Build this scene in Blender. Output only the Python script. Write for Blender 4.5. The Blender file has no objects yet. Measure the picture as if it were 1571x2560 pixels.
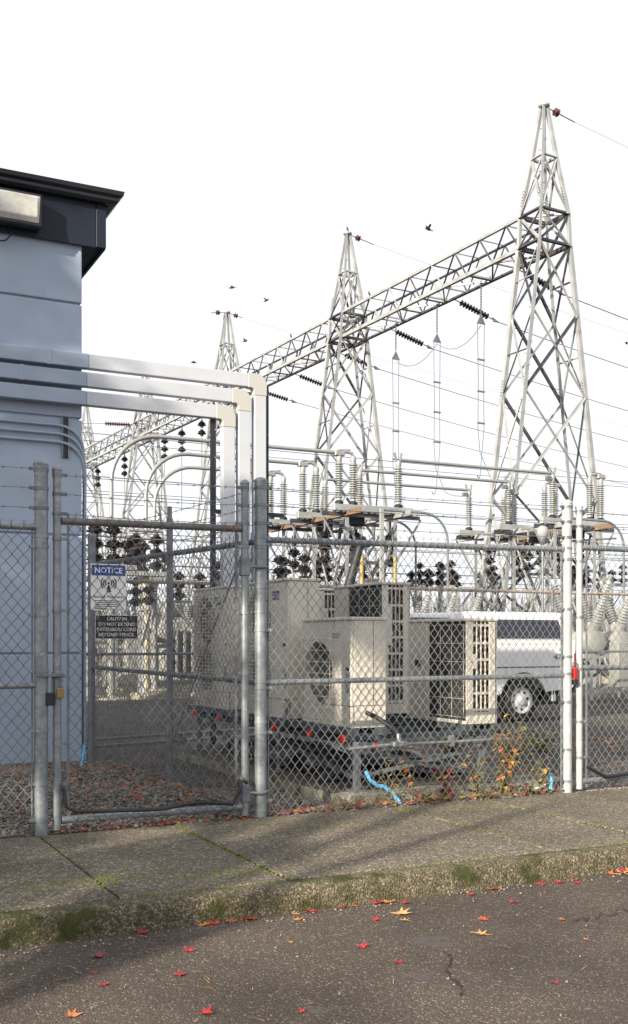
import bpy, math, random
import numpy as np
from mathutils import Vector, Matrix
random.seed(7); rng = np.random.default_rng(7)
R = math.radians
scene = bpy.context.scene
COL = scene.collection

# ------------------------------------------------------------------ camera
CAMH = 1.33            # eye above the pavement at the fence
F_PX, HZ = 2650.0, 1605.0
cd = bpy.data.cameras.new('camera'); cam = bpy.data.objects.new('camera', cd); COL.objects.link(cam)
cam.location = (0, 0, CAMH); cam.rotation_euler = (R(90), 0, 0)
cd.sensor_width = 36; cd.lens = F_PX / 2560 * 36; cd.shift_y = (HZ - 1280) / 2560
cd.clip_start = 0.05; cd.clip_end = 3000
scene.camera = cam
scene.render.resolution_x, scene.render.resolution_y = 628, 1024

# ------------------------------------------------------------------ world: thin bright overcast over a Nishita sky
SUN_H = Vector((-.597, -.803, 0)); SUN_EL = R(21.5)
w = bpy.data.worlds.new('World'); scene.world = w; w.use_nodes = True
nt = w.node_tree; nt.nodes.clear()
out = nt.nodes.new('ShaderNodeOutputWorld'); bg = nt.nodes.new('ShaderNodeBackground')
sky = nt.nodes.new('ShaderNodeTexSky'); sky.sky_type = 'NISHITA'; sky.sun_disc = False
sky.sun_elevation = SUN_EL; sky.sun_rotation = math.atan2(SUN_H.x, SUN_H.y); sky.dust_density = 4
mixw = nt.nodes.new('ShaderNodeMixRGB'); mixw.inputs[0].default_value = .86
mixw.inputs[2].default_value = (10.5, 10.75, 11.2, 1)      # thin white cloud, in the sky's own units
nt.links.new(sky.outputs[0], mixw.inputs[1]); nt.links.new(mixw.outputs[0], bg.inputs[0])
bg.inputs[1].default_value = .060
nt.links.new(bg.outputs[0], out.inputs[0])

# ------------------------------------------------------------------ sun
sd = bpy.data.lights.new('sun', 'SUN'); sd.energy = 4.9; sd.angle = R(.53); sd.color = (1, .9, .74)
sun = bpy.data.objects.new('sun', sd); COL.objects.link(sun)
sdir = Vector((-SUN_H.x * math.cos(SUN_EL), -SUN_H.y * math.cos(SUN_EL), -math.sin(SUN_EL)))
sun.rotation_euler = sdir.to_track_quat('-Z', 'Y').to_euler(); sun.location = (-30, -40, 30)

scene.view_settings.view_transform = 'Standard'; scene.view_settings.look = 'None'
scene.view_settings.exposure = 0.9; scene.view_settings.gamma = 1
scene.render.engine = 'CYCLES'
scene.cycles.max_bounces = 6; scene.cycles.diffuse_bounces = 3

# ------------------------------------------------------------------ site frame: s along the fence, t into the yard
H0 = Vector((-.407, 8.08, 0)); TH = math.atan2(.4446, .8957)
U = Vector((math.cos(TH), math.sin(TH), 0)); N = Vector((-math.sin(TH), math.cos(TH), 0))
def P(s, t, z=0): v = H0 + U * s + N * t; return Vector((v.x, v.y, z))
def ray(px, Y): return (px - 785.5) / F_PX * Y
def zat(py, Y): return CAMH + (HZ - py) / F_PX * Y

# ------------------------------------------------------------------ materials
MATS = {}
def M(name, col, rough=.6, metal=0, col2=None, scale=6., lo=.35, hi=.65, bump=0., bscale=80., spec=.5,
      col3=None, scale3=3., lo3=.55, hi3=.7, kind='noise', bkind='noise', coat=0., detail=6.):
    if name in MATS: return MATS[name]
    m = bpy.data.materials.new(name); m.use_nodes = True; MATS[name] = m
    n = m.node_tree.nodes; l = m.node_tree.links
    b = n['Principled BSDF']; b.inputs['Roughness'].default_value = rough; b.inputs['Metallic'].default_value = metal
    b.inputs['Specular IOR Level'].default_value = spec; b.inputs['Coat Weight'].default_value = coat
    g = n.new('ShaderNodeNewGeometry')
    c4 = lambda c: (c[0], c[1], c[2], 1)
    cur = None
    def mask(sc, lo, hi, kind):
        if kind == 'voronoi':
            t = n.new('ShaderNodeTexVoronoi'); t.inputs['Scale'].default_value = sc
            s_ = n.new('ShaderNodeSeparateColor'); l.new(g.outputs['Position'], t.inputs['Vector']); l.new(t.outputs['Color'], s_.inputs[0]); o = s_.outputs[0]
        else:
            t = n.new('ShaderNodeTexNoise'); t.inputs['Scale'].default_value = sc; t.inputs['Detail'].default_value = detail
            l.new(g.outputs['Position'], t.inputs['Vector']); o = t.outputs['Fac']
        mr = n.new('ShaderNodeMapRange'); mr.inputs[1].default_value = lo; mr.inputs[2].default_value = hi
        l.new(o, mr.inputs[0]); return mr.outputs[0]
    def mix(f, a, bcol):
        x = n.new('ShaderNodeMixRGB'); l.new(f, x.inputs[0])
        if isinstance(a, tuple): x.inputs[1].default_value = a
        else: l.new(a, x.inputs[1])
        x.inputs[2].default_value = bcol; return x.outputs[0]
    cur = c4(col)
    if col2: cur = mix(mask(scale, lo, hi, kind), cur, c4(col2))
    if col3: cur = mix(mask(scale3, lo3, hi3, 'noise'), cur, c4(col3))
    if isinstance(cur, tuple): b.inputs['Base Color'].default_value = cur
    else: l.new(cur, b.inputs['Base Color'])
    if bump:
        if bkind == 'voronoi':
            t = n.new('ShaderNodeTexVoronoi'); t.inputs['Scale'].default_value = bscale; o = t.outputs['Distance']
        else:
            t = n.new('ShaderNodeTexNoise'); t.inputs['Scale'].default_value = bscale; t.inputs['Detail'].default_value = 5; o = t.outputs['Fac']
        l.new(g.outputs['Position'], t.inputs['Vector'])
        bp = n.new('ShaderNodeBump'); bp.inputs['Strength'].default_value = bump; bp.inputs['Distance'].default_value = .01
        l.new(o, bp.inputs['Height']); l.new(bp.outputs[0], b.inputs['Normal'])
    return m

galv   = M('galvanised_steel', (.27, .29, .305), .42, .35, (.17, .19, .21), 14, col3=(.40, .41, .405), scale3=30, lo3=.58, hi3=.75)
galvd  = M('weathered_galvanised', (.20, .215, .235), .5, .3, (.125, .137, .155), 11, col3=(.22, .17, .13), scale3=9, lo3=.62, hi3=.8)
wiremt = M('galvanised_wire', (.20, .205, .21), .5, .3, (.11, .12, .13), 9)
barbm  = M('barbed_wire_steel', (.20, .215, .23), .55, .3)
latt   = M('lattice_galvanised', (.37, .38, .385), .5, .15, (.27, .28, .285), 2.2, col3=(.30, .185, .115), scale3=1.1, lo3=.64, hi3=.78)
lattd  = M('lattice_shade_dark', (.075, .08, .09), .5, .25, (.045, .05, .058), 2.2, col3=(.17, .10, .065))  # underside shade put into the steel colour; also picked at random for braces
rust   = M('rusty_steel', (.20, .12, .07), .85, 0, (.15, .10, .07), 9, col3=(.30, .21, .13), scale3=4)
railm  = M('rust_bloomed_rail', (.17, .165, .165), .55, .25, (.12, .11, .105), 12, col3=(.15, .10, .075), scale3=10, lo3=.5, hi3=.7)
rustrail = M('rusted_rail', (.27, .19, .14), .8, 0, (.38, .33, .28), 9)
wallm  = M('wall_paint_grey', (.36, .425, .535), .75, 0, (.335, .395, .50), .9, col3=(.29, .345, .435), scale3=.8, lo3=.5, hi3=.75, bump=.25, bscale=130, spec=.3)
fascm  = M('fascia_dark_metal', (.012, .017, .030), .55, 0, (.009, .013, .023), 1.4, spec=.3)
gutm   = M('gutter_black_metal', (.018, .020, .026), .35, .2)
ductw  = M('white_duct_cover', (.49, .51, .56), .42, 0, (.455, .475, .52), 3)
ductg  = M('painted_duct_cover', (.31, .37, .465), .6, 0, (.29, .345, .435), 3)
elbowm = M('cream_elbow', (.45, .45, .42), .45)
cream  = M('beige_sheet_steel', (.62, .585, .51), .42, 0, (.56, .525, .455), 2.2, col3=(.46, .425, .36), scale3=1.6, lo3=.6, hi3=.85)
acdark = M('dark_coil', (.035, .037, .042), .6, .2, (.055, .055, .057), 40)
acgrey = M('coil_fins', (.16, .16, .16), .55, .3, (.11, .11, .112), 30)
concm  = M('old_concrete', (.36, .33, .26), .92, 0, (.22, .20, .155), 16, col3=(.10, .11, .04), scale3=5, lo3=.56, hi3=.68, bump=.8, bscale=60)
galvw  = M('pale_steel', (.45, .46, .45), .45, .1, (.37, .385, .38), 12)  # paler steel for the right gate post and vehicle gate stiles
padtopm  = M('damp_dirty_shaded_concrete', (.055, .047, .038), .9, 0, (.10, .088, .068), 9, bump=.6, bscale=50)  # pad top: damp dirt, with the shade under the rack added to the colour
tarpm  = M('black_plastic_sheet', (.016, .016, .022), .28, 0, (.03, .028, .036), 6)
tankm  = M('pale_grey_paint', (.30, .30, .285), .5, 0, (.22, .22, .205), 1.2)
yellowm= M('yellow_paint', (.33, .25, .08), .6)
insb   = M('brown_porcelain', (.009, .008, .009), .3, 0, (.017, .010, .009), 3, spec=.6)
insr   = M('red_brown_porcelain', (.085, .024, .018), .25, 0, (.055, .016, .013), 4, spec=.6)
insg   = M('grey_porcelain', (.30, .31, .305), .35, 0, (.24, .25, .245), 3)
alum   = M('aluminium_bus', (.34, .34, .335), .45, .35, (.28, .28, .275), 2)
condm  = M('conductor_cable', (.17, .18, .20), .55, .4)
redm   = M('red_plastic', (.75, .03, .015), .4)
bluem  = M('light_blue_tube', (.10, .44, .78), .45, 0, (.16, .52, .82), 20)
blackm = M('black_rubber', (.014, .014, .016), .55)
signw  = M('sign_white', (.78, .79, .80), .5, 0, (.72, .73, .745), 6)
signb  = M('sign_blue', (.012, .06, .30), .45)
signk  = M('sign_black', (.012, .012, .014), .45)
inkm   = M('black_print', (.015, .015, .016), .6)
inkw   = M('white_print', (.72, .72, .72), .6)
strutm = M('painted_strut', (.085, .115, .13), .5, .2, (.05, .065, .075), 5)
strutk = M('black_strut', (.022, .025, .034), .5, .2)
paintw = M('white_car_paint', (.74, .745, .76), .3, 0, (.70, .705, .72), 2, coat=.6)
glassk = M('tinted_glass', (.008, .011, .022), .08, 0, spec=.7)
tyrem  = M('tyre_rubber', (.018, .018, .018), .8)
rimm   = M('steel_wheel', (.52, .53, .54), .4, .1)
lampm  = M('lamp_lens', (.50, .49, .46), .3, 0, (.42, .41, .38), 18)
brassm = M('brass_padlock', (.28, .19, .08), .4, .6)
leafr  = M('red_leaf', (.42, .018, .028), .6, 0, (.26, .012, .018), 60)
leafo  = M('orange_leaf', (.52, .19, .05), .65, 0, (.34, .10, .03), 60)
leaft  = M('tan_leaf', (.60, .33, .12), .7, 0, (.45, .22, .08), 60)
leafb  = M('brown_leaf', (.16, .06, .03), .8, 0, (.26, .10, .045), 50)
leafg  = M('green_leaf', (.09, .16, .02), .6, 0, (.22, .24, .03), 25)
leafy  = M('yellow_leaf', (.55, .36, .04), .6, 0, (.50, .22, .03), 25)
stemm  = M('plant_stem', (.09, .07, .03), .8)
mossm  = M('moss', (.085, .115, .008), .95, 0, (.19, .22, .012), 30, bump=1., bscale=200)
barkm  = M('bark', (.07, .055, .045), .9, 0, (.11, .09, .075), 14)
twigm  = M('twigs', (.17, .15, .13), .9, 0, (.10, .09, .08), 2)
birdm  = M('bird_plumage', (.02, .02, .024), .7)
pebm   = M('pebble', (.29, .25, .205), .85, 0, (.085, .075, .066), 38, kind='voronoi', lo=.1, hi=.9)

def finish_nodes(m): return m.node_tree.nodes, m.node_tree.links
def aggregate(name, dark, light, warm, vscale, moss=(0, 0), patch=None, bump=.6, rough=.9, mosscol=(.10, .115, .012), hl=.8):
    """exposed aggregate / asphalt: matrix colour + stones from Voronoi cells, with low-frequency staining and moss"""
    m = bpy.data.materials.new(name); m.use_nodes = True; MATS[name] = m
    n, l = finish_nodes(m); b = n['Principled BSDF']; b.inputs['Roughness'].default_value = rough
    b.inputs['Specular IOR Level'].default_value = .3
    g = n.new('ShaderNodeNewGeometry')
    v = n.new('ShaderNodeTexVoronoi'); v.inputs['Scale'].default_value = vscale; l.new(g.outputs['Position'], v.inputs['Vector'])
    sp = n.new('ShaderNodeSeparateColor'); l.new(v.outputs['Color'], sp.inputs[0])
    rmp = n.new('ShaderNodeValToRGB'); e = rmp.color_ramp.elements
    e[0].position = 0; e[0].color = (*dark, 1); e[1].position = 1; e[1].color = (*light, 1)
    k = e.new(.45); k.color = tuple(.6 * dark[i] + .4 * warm[i] for i in range(3)) + (1,); k = e.new(hl); k.color = (*warm, 1)
    l.new(sp.outputs[0], rmp.inputs[0])
    dd = n.new('ShaderNodeMapRange'); dd.inputs[1].default_value = .28; dd.inputs[2].default_value = .55; dd.inputs[3].default_value = 1; dd.inputs[4].default_value = .55
    sc = n.new('ShaderNodeMath'); sc.operation = 'MULTIPLY'; sc.inputs[1].default_value = 1
    l.new(v.outputs['Distance'], dd.inputs[0])
    mu = n.new('ShaderNodeMixRGB'); mu.blend_type = 'MULTIPLY'; mu.inputs[0].default_value = 1
    l.new(rmp.outputs[0], mu.inputs[1]); l.new(dd.outputs[0], mu.inputs[2])
    cur = mu.outputs[0]
    st = n.new('ShaderNodeTexNoise'); st.inputs['Scale'].default_value = 1.3; st.inputs['Detail'].default_value = 7; l.new(g.outputs['Position'], st.inputs['Vector'])
    sr = n.new('ShaderNodeMapRange'); sr.inputs[1].default_value = .3; sr.inputs[2].default_value = .7; sr.inputs[3].default_value = .68; sr.inputs[4].default_value = 1.22
    l.new(st.outputs[0], sr.inputs[0])
    m2 = n.new('ShaderNodeMixRGB'); m2.blend_type = 'MULTIPLY'; m2.inputs[0].default_value = 1; l.new(cur, m2.inputs[1]); l.new(sr.outputs[0], m2.inputs[2]); cur = m2.outputs[0]
    if patch:   # darker sealed patches with their own outline
        pn = n.new('ShaderNodeTexNoise'); pn.inputs['Scale'].default_value = 2.2; pn.inputs['Detail'].default_value = 9; pn.inputs['Roughness'].default_value = .7; l.new(g.outputs['Position'], pn.inputs['Vector'])
        pr = n.new('ShaderNodeMapRange'); pr.inputs[1].default_value = .60; pr.inputs[2].default_value = .66; l.new(pn.outputs[0], pr.inputs[0])
        m3 = n.new('ShaderNodeMixRGB'); l.new(pr.outputs[0], m3.inputs[0]); l.new(cur, m3.inputs[1]); m3.inputs[2].default_value = (*patch, 1); cur = m3.outputs[0]
    if moss[0]:
        mn = n.new('ShaderNodeTexNoise'); mn.inputs['Scale'].default_value = 2.6; mn.inputs['Detail'].default_value = 10; mn.inputs['Roughness'].default_value = .72; l.new(g.outputs['Position'], mn.inputs['Vector'])
        mr = n.new('ShaderNodeMapRange'); mr.inputs[1].default_value = moss[0]; mr.inputs[2].default_value = moss[1]; l.new(mn.outputs[0], mr.inputs[0])
        m4 = n.new('ShaderNodeMixRGB'); l.new(mr.outputs[0], m4.inputs[0]); l.new(cur, m4.inputs[1]); m4.inputs[2].default_value = (*mosscol, 1); cur = m4.outputs[0]
    l.new(cur, b.inputs['Base Color'])
    bp = n.new('ShaderNodeBump'); bp.inputs['Strength'].default_value = bump; bp.inputs['Distance'].default_value = .006; bp.invert = True
    l.new(v.outputs['Distance'], bp.inputs['Height']); l.new(bp.outputs[0], b.inputs['Normal'])
    return m
slabm = aggregate('exposed_aggregate', (0.126, 0.107, 0.084), (0.487, 0.437, 0.344), (0.252, 0.210, 0.155), 82, moss=(.63, .70), hl=.84)
kerbm = aggregate('kerb_concrete', (0.096, 0.081, 0.052), (0.370, 0.318, 0.229), (0.244, 0.204, 0.133), 95, moss=(.50, .60), bump=.9, mosscol=(.040, .043, .012))
asph  = aggregate('asphalt', (0.083, 0.067, 0.055), (0.361, 0.301, 0.241), (0.142, 0.112, 0.089), 125, hl=.9, patch=(.085, .075, .07))
gravm = aggregate('yard_gravel', (0.045, 0.041, 0.038), (0.288, 0.261, 0.234), (0.135, 0.117, 0.099), 34, bump=1.)
bedm  = aggregate('bed_gravel', (.07, .062, .055), (.34, .32, .29), (.17, .15, .13), 40, bump=1.)

# ------------------------------------------------------------------ mesh builder
class MB:
    def __init__(s): s.v = []; s.f = []
    def add(s, vs, fs):
        o = len(s.v); s.v.extend([tuple(x) for x in vs]); s.f.extend([tuple(i + o for i in f) for f in fs]); return s
    def box(s, a, b):
        x0, y0, z0 = a; x1, y1, z1 = b
        return s.add([(x0,y0,z0),(x1,y0,z0),(x1,y1,z0),(x0,y1,z0),(x0,y0,z1),(x1,y0,z1),(x1,y1,z1),(x0,y1,z1)],
                     [(0,3,2,1),(4,5,6,7),(0,1,5,4),(1,2,6,5),(2,3,7,6),(3,0,4,7)])
    def frame(s, p0, p1):
        p0, p1 = Vector(p0), Vector(p1); d = (p1 - p0).normalized()
        up = Vector((0, 0, 1)) if abs(d.z) < .95 else Vector((0, 1, 0))
        a = d.cross(up).normalized(); return p0, p1, d, a, a.cross(d).normalized()
    def cyl(s, p0, p1, r, n=10, r2=None, cap=True):
        p0, p1, d, a, b = s.frame(p0, p1); r2 = r if r2 is None else r2
        vs = []
        for i in range(n):
            q = 2 * math.pi * i / n; o = a * math.cos(q) + b * math.sin(q); vs += [p0 + o * r, p1 + o * r2]
        fs = [(2*i, 2*i+1, 2*((i+1) % n)+1, 2*((i+1) % n)) for i in range(n)]
        if cap: fs += [tuple(2*i for i in range(n)), tuple(2*i+1 for i in reversed(range(n)))]
        return s.add(vs, fs)
    def tube(s, path, r, n=6):
        pts = [Vector(p) for p in path]; vs = []; fs = []; prev = None
        for i, p in enumerate(pts):
            d = (pts[min(i+1, len(pts)-1)] - pts[max(i-1, 0)]).normalized()
            if prev is None:
                up = Vector((0, 0, 1)) if abs(d.z) < .95 else Vector((0, 1, 0)); a = d.cross(up).normalized()
            else: a = (prev - d * prev.dot(d)).normalized()
            prev = a; b = d.cross(a)
            rr = r[i] if isinstance(r, (list, tuple)) else r
            vs += [p + (a * math.cos(2*math.pi*k/n) + b * math.sin(2*math.pi*k/n)) * rr for k in range(n)]
        for i in range(len(pts)-1):
            for k in range(n): fs.append((i*n+k, i*n+(k+1) % n, (i+1)*n+(k+1) % n, (i+1)*n+k))
        fs += [tuple(reversed(range(n))), tuple((len(pts)-1)*n+k for k in range(n))]
        return s.add(vs, fs)
    def lathe(s, prof, n=12, o=(0, 0, 0), ax='z', close=True):
        vs = []; fs = []
        for r, h in prof:
            for k in range(n):
                q = 2*math.pi*k/n; x, y = r*math.cos(q), r*math.sin(q)
                v = {'z': (x, y, h), 'x': (h, x, y), 'y': (y, h, x)}[ax]
                vs.append((v[0]+o[0], v[1]+o[1], v[2]+o[2]))
        for i in range(len(prof)-1):
            for k in range(n): fs.append((i*n+k, i*n+(k+1) % n, (i+1)*n+(k+1) % n, (i+1)*n+k))
        if close: fs += [tuple(reversed(range(n))), tuple((len(prof)-1)*n+k for k in range(n))]
        return s.add(vs, fs)
    def angle(s, p0, p1, w=.08, th=.012, flip=1):
        """rolled steel angle between two points"""
        p0, p1, d, a, b = s.frame(p0, p1); a = a * flip
        prof = [(0, 0), (w, 0), (w, th), (th, th), (th, w), (0, w)]
        vs = [q + a * (x - w*.3) + b * (y - w*.3) for q in (p0, p1) for x, y in prof]; n = 6
        fs = [(i, (i+1) % n, (i+1) % n + n, i + n) for i in range(n)] + [(0,1,2,3), (0,3,4,5), (9,8,7,6), (11,10,9,6)]
        return s.add(vs, fs)
    def bar(s, p0, p1, w, h):
        p0, p1, d, a, b = s.frame(p0, p1)
        vs = [q + a*x + b*y for q in (p0, p1) for x, y in ((-w/2,-h/2),(w/2,-h/2),(w/2,h/2),(-w/2,h/2))]
        return s.add(vs, [(0,1,5,4),(1,2,6,5),(2,3,7,6),(3,0,4,7),(3,2,1,0),(4,5,6,7)])
    def prism(s, poly, y0, y1):
        """polygon in x-z extruded along y"""
        n = len(poly); vs = [(x, y0, z) for x, z in poly] + [(x, y1, z) for x, z in poly]
        return s.add(vs, [(i, (i+1) % n, (i+1) % n + n, i+n) for i in range(n)] + [tuple(reversed(range(n))), tuple(range(n, 2*n))])
    def mesh(s, name, mat, smooth=None):
        me = bpy.data.meshes.new(name); me.from_pydata([tuple(v) for v in s.v], [], s.f)
        for m in (mat if isinstance(mat, (list, tuple)) else [mat]): me.materials.append(m)
        if smooth:
            me.shade_smooth(); me.set_sharp_from_angle(angle=R(smooth))
        me.update(); return me
    def build(s, name, mat, parent=None, smooth=None, bevel=0, seg=1):
        o = bpy.data.objects.new(name, s.mesh(name, mat, smooth)); COL.objects.link(o); o.parent = parent
        if bevel:
            md = o.modifiers.new('bevel', 'BEVEL'); md.width = bevel; md.segments = seg; md.limit_method = 'ANGLE'; md.angle_limit = R(40)
        return o
def inst(name, me, parent=None, loc=(0, 0, 0), rot=(0, 0, 0), scale=None):
    o = bpy.data.objects.new(name, me); COL.objects.link(o); o.parent = parent; o.location = loc; o.rotation_euler = rot
    if scale: o.scale = scale if isinstance(scale, (tuple, list)) else (scale,)*3
    return o
def tag(o, label=None, cat=None, group=None, kind=None):
    if label: o['label'] = label
    if cat: o['category'] = cat
    if group: o['group'] = group
    if kind: o['kind'] = kind
    return o
def thing(name, loc, label, cat, group=None, rot=TH):
    o = bpy.data.objects.new(name, None); COL.objects.link(o); o.location = loc; o.rotation_euler = (0, 0, rot)
    o.empty_display_size = .1
    return tag(o, label, cat, group)
def copy_tree(o, parent=None):
    c = o.copy(); COL.objects.link(c); c.parent = parent
    for ch in list(o.children): copy_tree(ch, c)
    return c
def text_part(name, txt, mat, parent, loc, rot, width=None, height=None, bold=0., shear=0.):
    cu = bpy.data.curves.new(name, 'FONT'); cu.body = txt; cu.size = 1; cu.offset = bold; cu.shear = shear; cu.extrude = .004; cu.resolution_u = 2
    cu.align_x = 'CENTER'; cu.align_y = 'CENTER'
    tmp = bpy.data.objects.new(name, cu); COL.objects.link(tmp)
    me = bpy.data.meshes.new_from_object(tmp.evaluated_get(bpy.context.evaluated_depsgraph_get()))
    bpy.data.objects.remove(tmp); bpy.data.curves.remove(cu)
    co = np.empty(len(me.vertices)*3); me.vertices.foreach_get('co', co); co = co.reshape(-1, 3)
    co[:, :2] -= (co[:, :2].min(0) + co[:, :2].max(0)) / 2
    sz = np.ptp(co, axis=0)
    sx = width / sz[0] if width else height / sz[1]; sy = height / sz[1] if height else sx
    co[:, 0] *= sx; co[:, 1] *= sy; co[:, 2] *= .4 * sy
    me.vertices.foreach_set('co', co.ravel()); me.materials.clear(); me.materials.append(mat); me.update()
    return inst(name, me, parent, loc, rot)
# ================================================================== setting
def site(o): o.location = H0; o.rotation_euler = (0, 0, TH); return o
def sm(x): x = min(1, max(0, x)); return x*x*(3-2*x)
def yz(s, t):
    z = -.13 * sm((t - 4.5) / 4.5)
    z += .085 * sm((.3 - s) / .6) * sm(t / 1.2) * sm((4.6 - t) / 2.2)
    z += .012 * math.sin(3.1*s + 1.7*t) * math.sin(2.3*t - 1.1*s) * sm(t / .5)
    return z - .012
g = MB(); n_ = 64
g.add([(0, 0, -.32)] + [(1600*math.cos(2*math.pi*i/n_), 1600*math.sin(2*math.pi*i/n_), -.32) for i in range(n_)], [(0, i+1, (i+1) % n_+1) for i in range(n_)])
tag(g.build('ground', gravm), kind='structure')

def grid(ss, ts, zf):
    m = MB(); vs = [(s, t, zf(s, t)) for t in ts for s in ss]; W = len(ss)
    fs = [(j*W+i, j*W+i+1, (j+1)*W+i+1, (j+1)*W+i) for j in range(len(ts)-1) for i in range(W-1)]
    return m.add(vs, fs)
ss = list(np.linspace(-40, -4, 10)) + list(np.linspace(-3.7, 5, 60)) + list(np.linspace(6, 70, 30))
ts = [-.02] + list(np.linspace(.15, 8, 45)) + list(np.linspace(9, 110, 30))
tag(site(grid(ss, ts, yz).build('yard_ground', gravm, smooth=60)), kind='structure')
# paler washed gravel bed between gate and building
tag(site(grid(list(np.linspace(-6, -.02, 44)), list(np.linspace(-.015, 4.4, 34)), lambda s, t: yz(s, t) + .006).build('gravel_bed', bedm, smooth=60)), kind='structure')

road = tag(site(grid(list(np.linspace(-22, 22, 60)), list(np.linspace(-16, -2.19, 20)), lambda s, t: -.142 + .012*sm((-t-2.2)/3) + .003*math.sin(2*s+t)).build('road', asph, smooth=60)), kind='structure')
def crack(pts, wid):
    m = MB(); vs = []; fs = []
    for i, (s, t) in enumerate(pts):
        w_ = wid * random.uniform(.3, 1.2); vs += [(s - w_, t, -.142 + .012*sm((-t-2.2)/3) + .006), (s + w_, t + random.uniform(-.01, .01), -.142 + .012*sm((-t-2.2)/3) + .006)]
    for i in range(len(pts)-1): fs.append((2*i, 2*i+1, 2*i+3, 2*i+2))
    o = m.add(vs, fs).build('crack', M('crack_tar', (.014, .012, .011), .95), road); return o
def gp(px, py, z=0.):      # image point on level z -> site s, t
    Y = F_PX * (CAMH - z) / (py - HZ); v = Vector((ray(px, Y), Y, 0)) - H0
    return v.dot(U), v.dot(N)
pts = []
for i in range(26):
    a = i / 25; px = 1112 + 40*a + 10*math.sin(a*9) + random.uniform(-7, 7); py = 2380 + 115*a
    pts.append(gp(px, py, -.14))
crack(pts, .006)
pts = [gp(1430 + 150*a + 0, 2310 - 40*a + random.uniform(-9, 9), -.14) for a in np.linspace(0, 1, 22)]
crack([(a, b) for a, b in pts], .005)

# pavement slabs, kerb stones
walk = MB(); walk.box((-14, -2.04, -.17), (14, -.0, -.022)); walk = tag(site(walk.build('pavement', mossm)), kind='structure')
joints = [-7.4, -6.4, -5.45, -4.5, -3.55, -2.62, -1.68, -.71, 1.16, 2.03, 2.95, 3.9, 4.85, 5.8, 6.75, 8]
for a, b in zip(joints[:-1], joints[1:]):
    m = MB(); ga = .011 if a in (-.71, 1.16, 2.03) else .006
    m.box((a + ga, -2.025, -.09), (b - .008, -.03 + .012*math.sin(5*a), 0.0))
    o = m.build('slab', slabm, walk, bevel=.008, seg=2); o.rotation_euler = (random.uniform(-.002, .002), random.uniform(-.002, .002), 0)
kb = tag(bpy.data.objects.new('kerb', None), kind='structure'); COL.objects.link(kb); site(kb)
ks = [-9, -6, -3.05, 2.42, 5.4, 8.4]
for a, b in zip(ks[:-1], ks[1:]):
    prof = [(-2.035, -.2), (-2.035, -.006), (-2.09, -.002), (-2.14, -.004), (-2.172, -.016), (-2.188, -.045), (-2.195, -.08), (-2.2, -.115), (-2.212, -.16)]
    nn = int((b - a - .012) / .035); vs = []; fs = []; K = len(prof)
    for i in range(nn + 1):
        s = a + .006 + (b - a - .012) * i / nn
        for j, (t, z) in enumerate(prof):
            amp = (0, 0, .002, .004, .009, .010, .012, .012, .004)[j]
            vs.append((s, t + random.uniform(-amp, amp), z + random.uniform(-amp, amp)*.6))
    for i in range(nn):
        for j in range(K-1): fs.append((i*K+j, (i+1)*K+j, (i+1)*K+j+1, i*K+j+1))
    fs += [tuple(range(K)), tuple(reversed(range(nn*K, nn*K+K)))]
    MB().add(vs, fs).build('kerb_stone', kerbm, kb, smooth=50)
# moss cushions growing out of the joints
def scatter(name, mat, pts, r0, r1, flat, parent=None, kindname=None, seed=3, n=5):
    """many small lumps joined in one mesh"""
    rr = np.random.default_rng(seed)
    ico = [(0,0,1),(.89,0,.45),(.28,.85,.45),(-.72,.53,.45),(-.72,-.53,.45),(.28,-.85,.45),(.72,.53,-.45),(-.28,.85,-.45),(-.89,0,-.45),(-.28,-.85,-.45),(.72,-.53,-.45),(0,0,-1)]
    icf = [(0,1,2),(0,2,3),(0,3,4),(0,4,5),(0,5,1),(1,6,2),(2,7,3),(3,8,4),(4,9,5),(5,10,1),(6,7,2),(7,8,3),(8,9,4),(9,10,5),(10,6,1),(11,7,6),(11,8,7),(11,9,8),(11,10,9),(11,6,10)]
    B = np.array(ico); Fc = np.array(icf); P_ = np.array(pts, dtype=float); k = len(P_)
    r = rr.uniform(r0, r1, (k, 1, 1)) ; an = rr.uniform(.65, 1.35, (k, 1, 3)); q = rr.uniform(0, 6.28, k)
    V = B[None] * r * an * np.array([1, 1, flat]) * rr.uniform(.8, 1.2, (k, 12, 1))
    c, s_ = np.cos(q)[:, None], np.sin(q)[:, None]
    X = V[:, :, 0]*c - V[:, :, 1]*s_; Y = V[:, :, 0]*s_ + V[:, :, 1]*c
    V = np.stack([X, Y, V[:, :, 2]], 2) + P_[:, None, :]
    me = bpy.data.meshes.new(name); F_ = (Fc[None] + (np.arange(k)*12)[:, None, None]).reshape(-1, 3)
    me.vertices.add(k*12); me.vertices.foreach_set('co', V.reshape(-1)); me.loops.add(F_.size); me.loops.foreach_set('vertex_index', F_.reshape(-1).astype(np.int32))
    me.polygons.add(len(F_)); me.polygons.foreach_set('loop_start', np.arange(0, F_.size, 3, dtype=np.int32)); me.materials.append(mat); me.update(calc_edges=True)
    o = inst(name, me, parent); tag(o, kind='stuff'); return o
mp = []
for j, dens in ((-.71, 420), (1.16, 260), (2.03, 200), (-1.68, 30), (2.95, 90)):
    for _ in range(dens):
        t = -2.02 + 1.95 * (random.random() ** .7)
        if math.sin(t*7 + j*3) + random.uniform(-1, 1) > -.5: mp.append((j + random.gauss(0, .011), t, random.uniform(-.012, .001)))
for _ in range(700):
    s = random.uniform(-4, 3.2)
    if math.sin(s*4) + random.uniform(-1.2, 1) > -.1: mp.append((s, -2.03 + random.gauss(0, .008), -.006))
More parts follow.
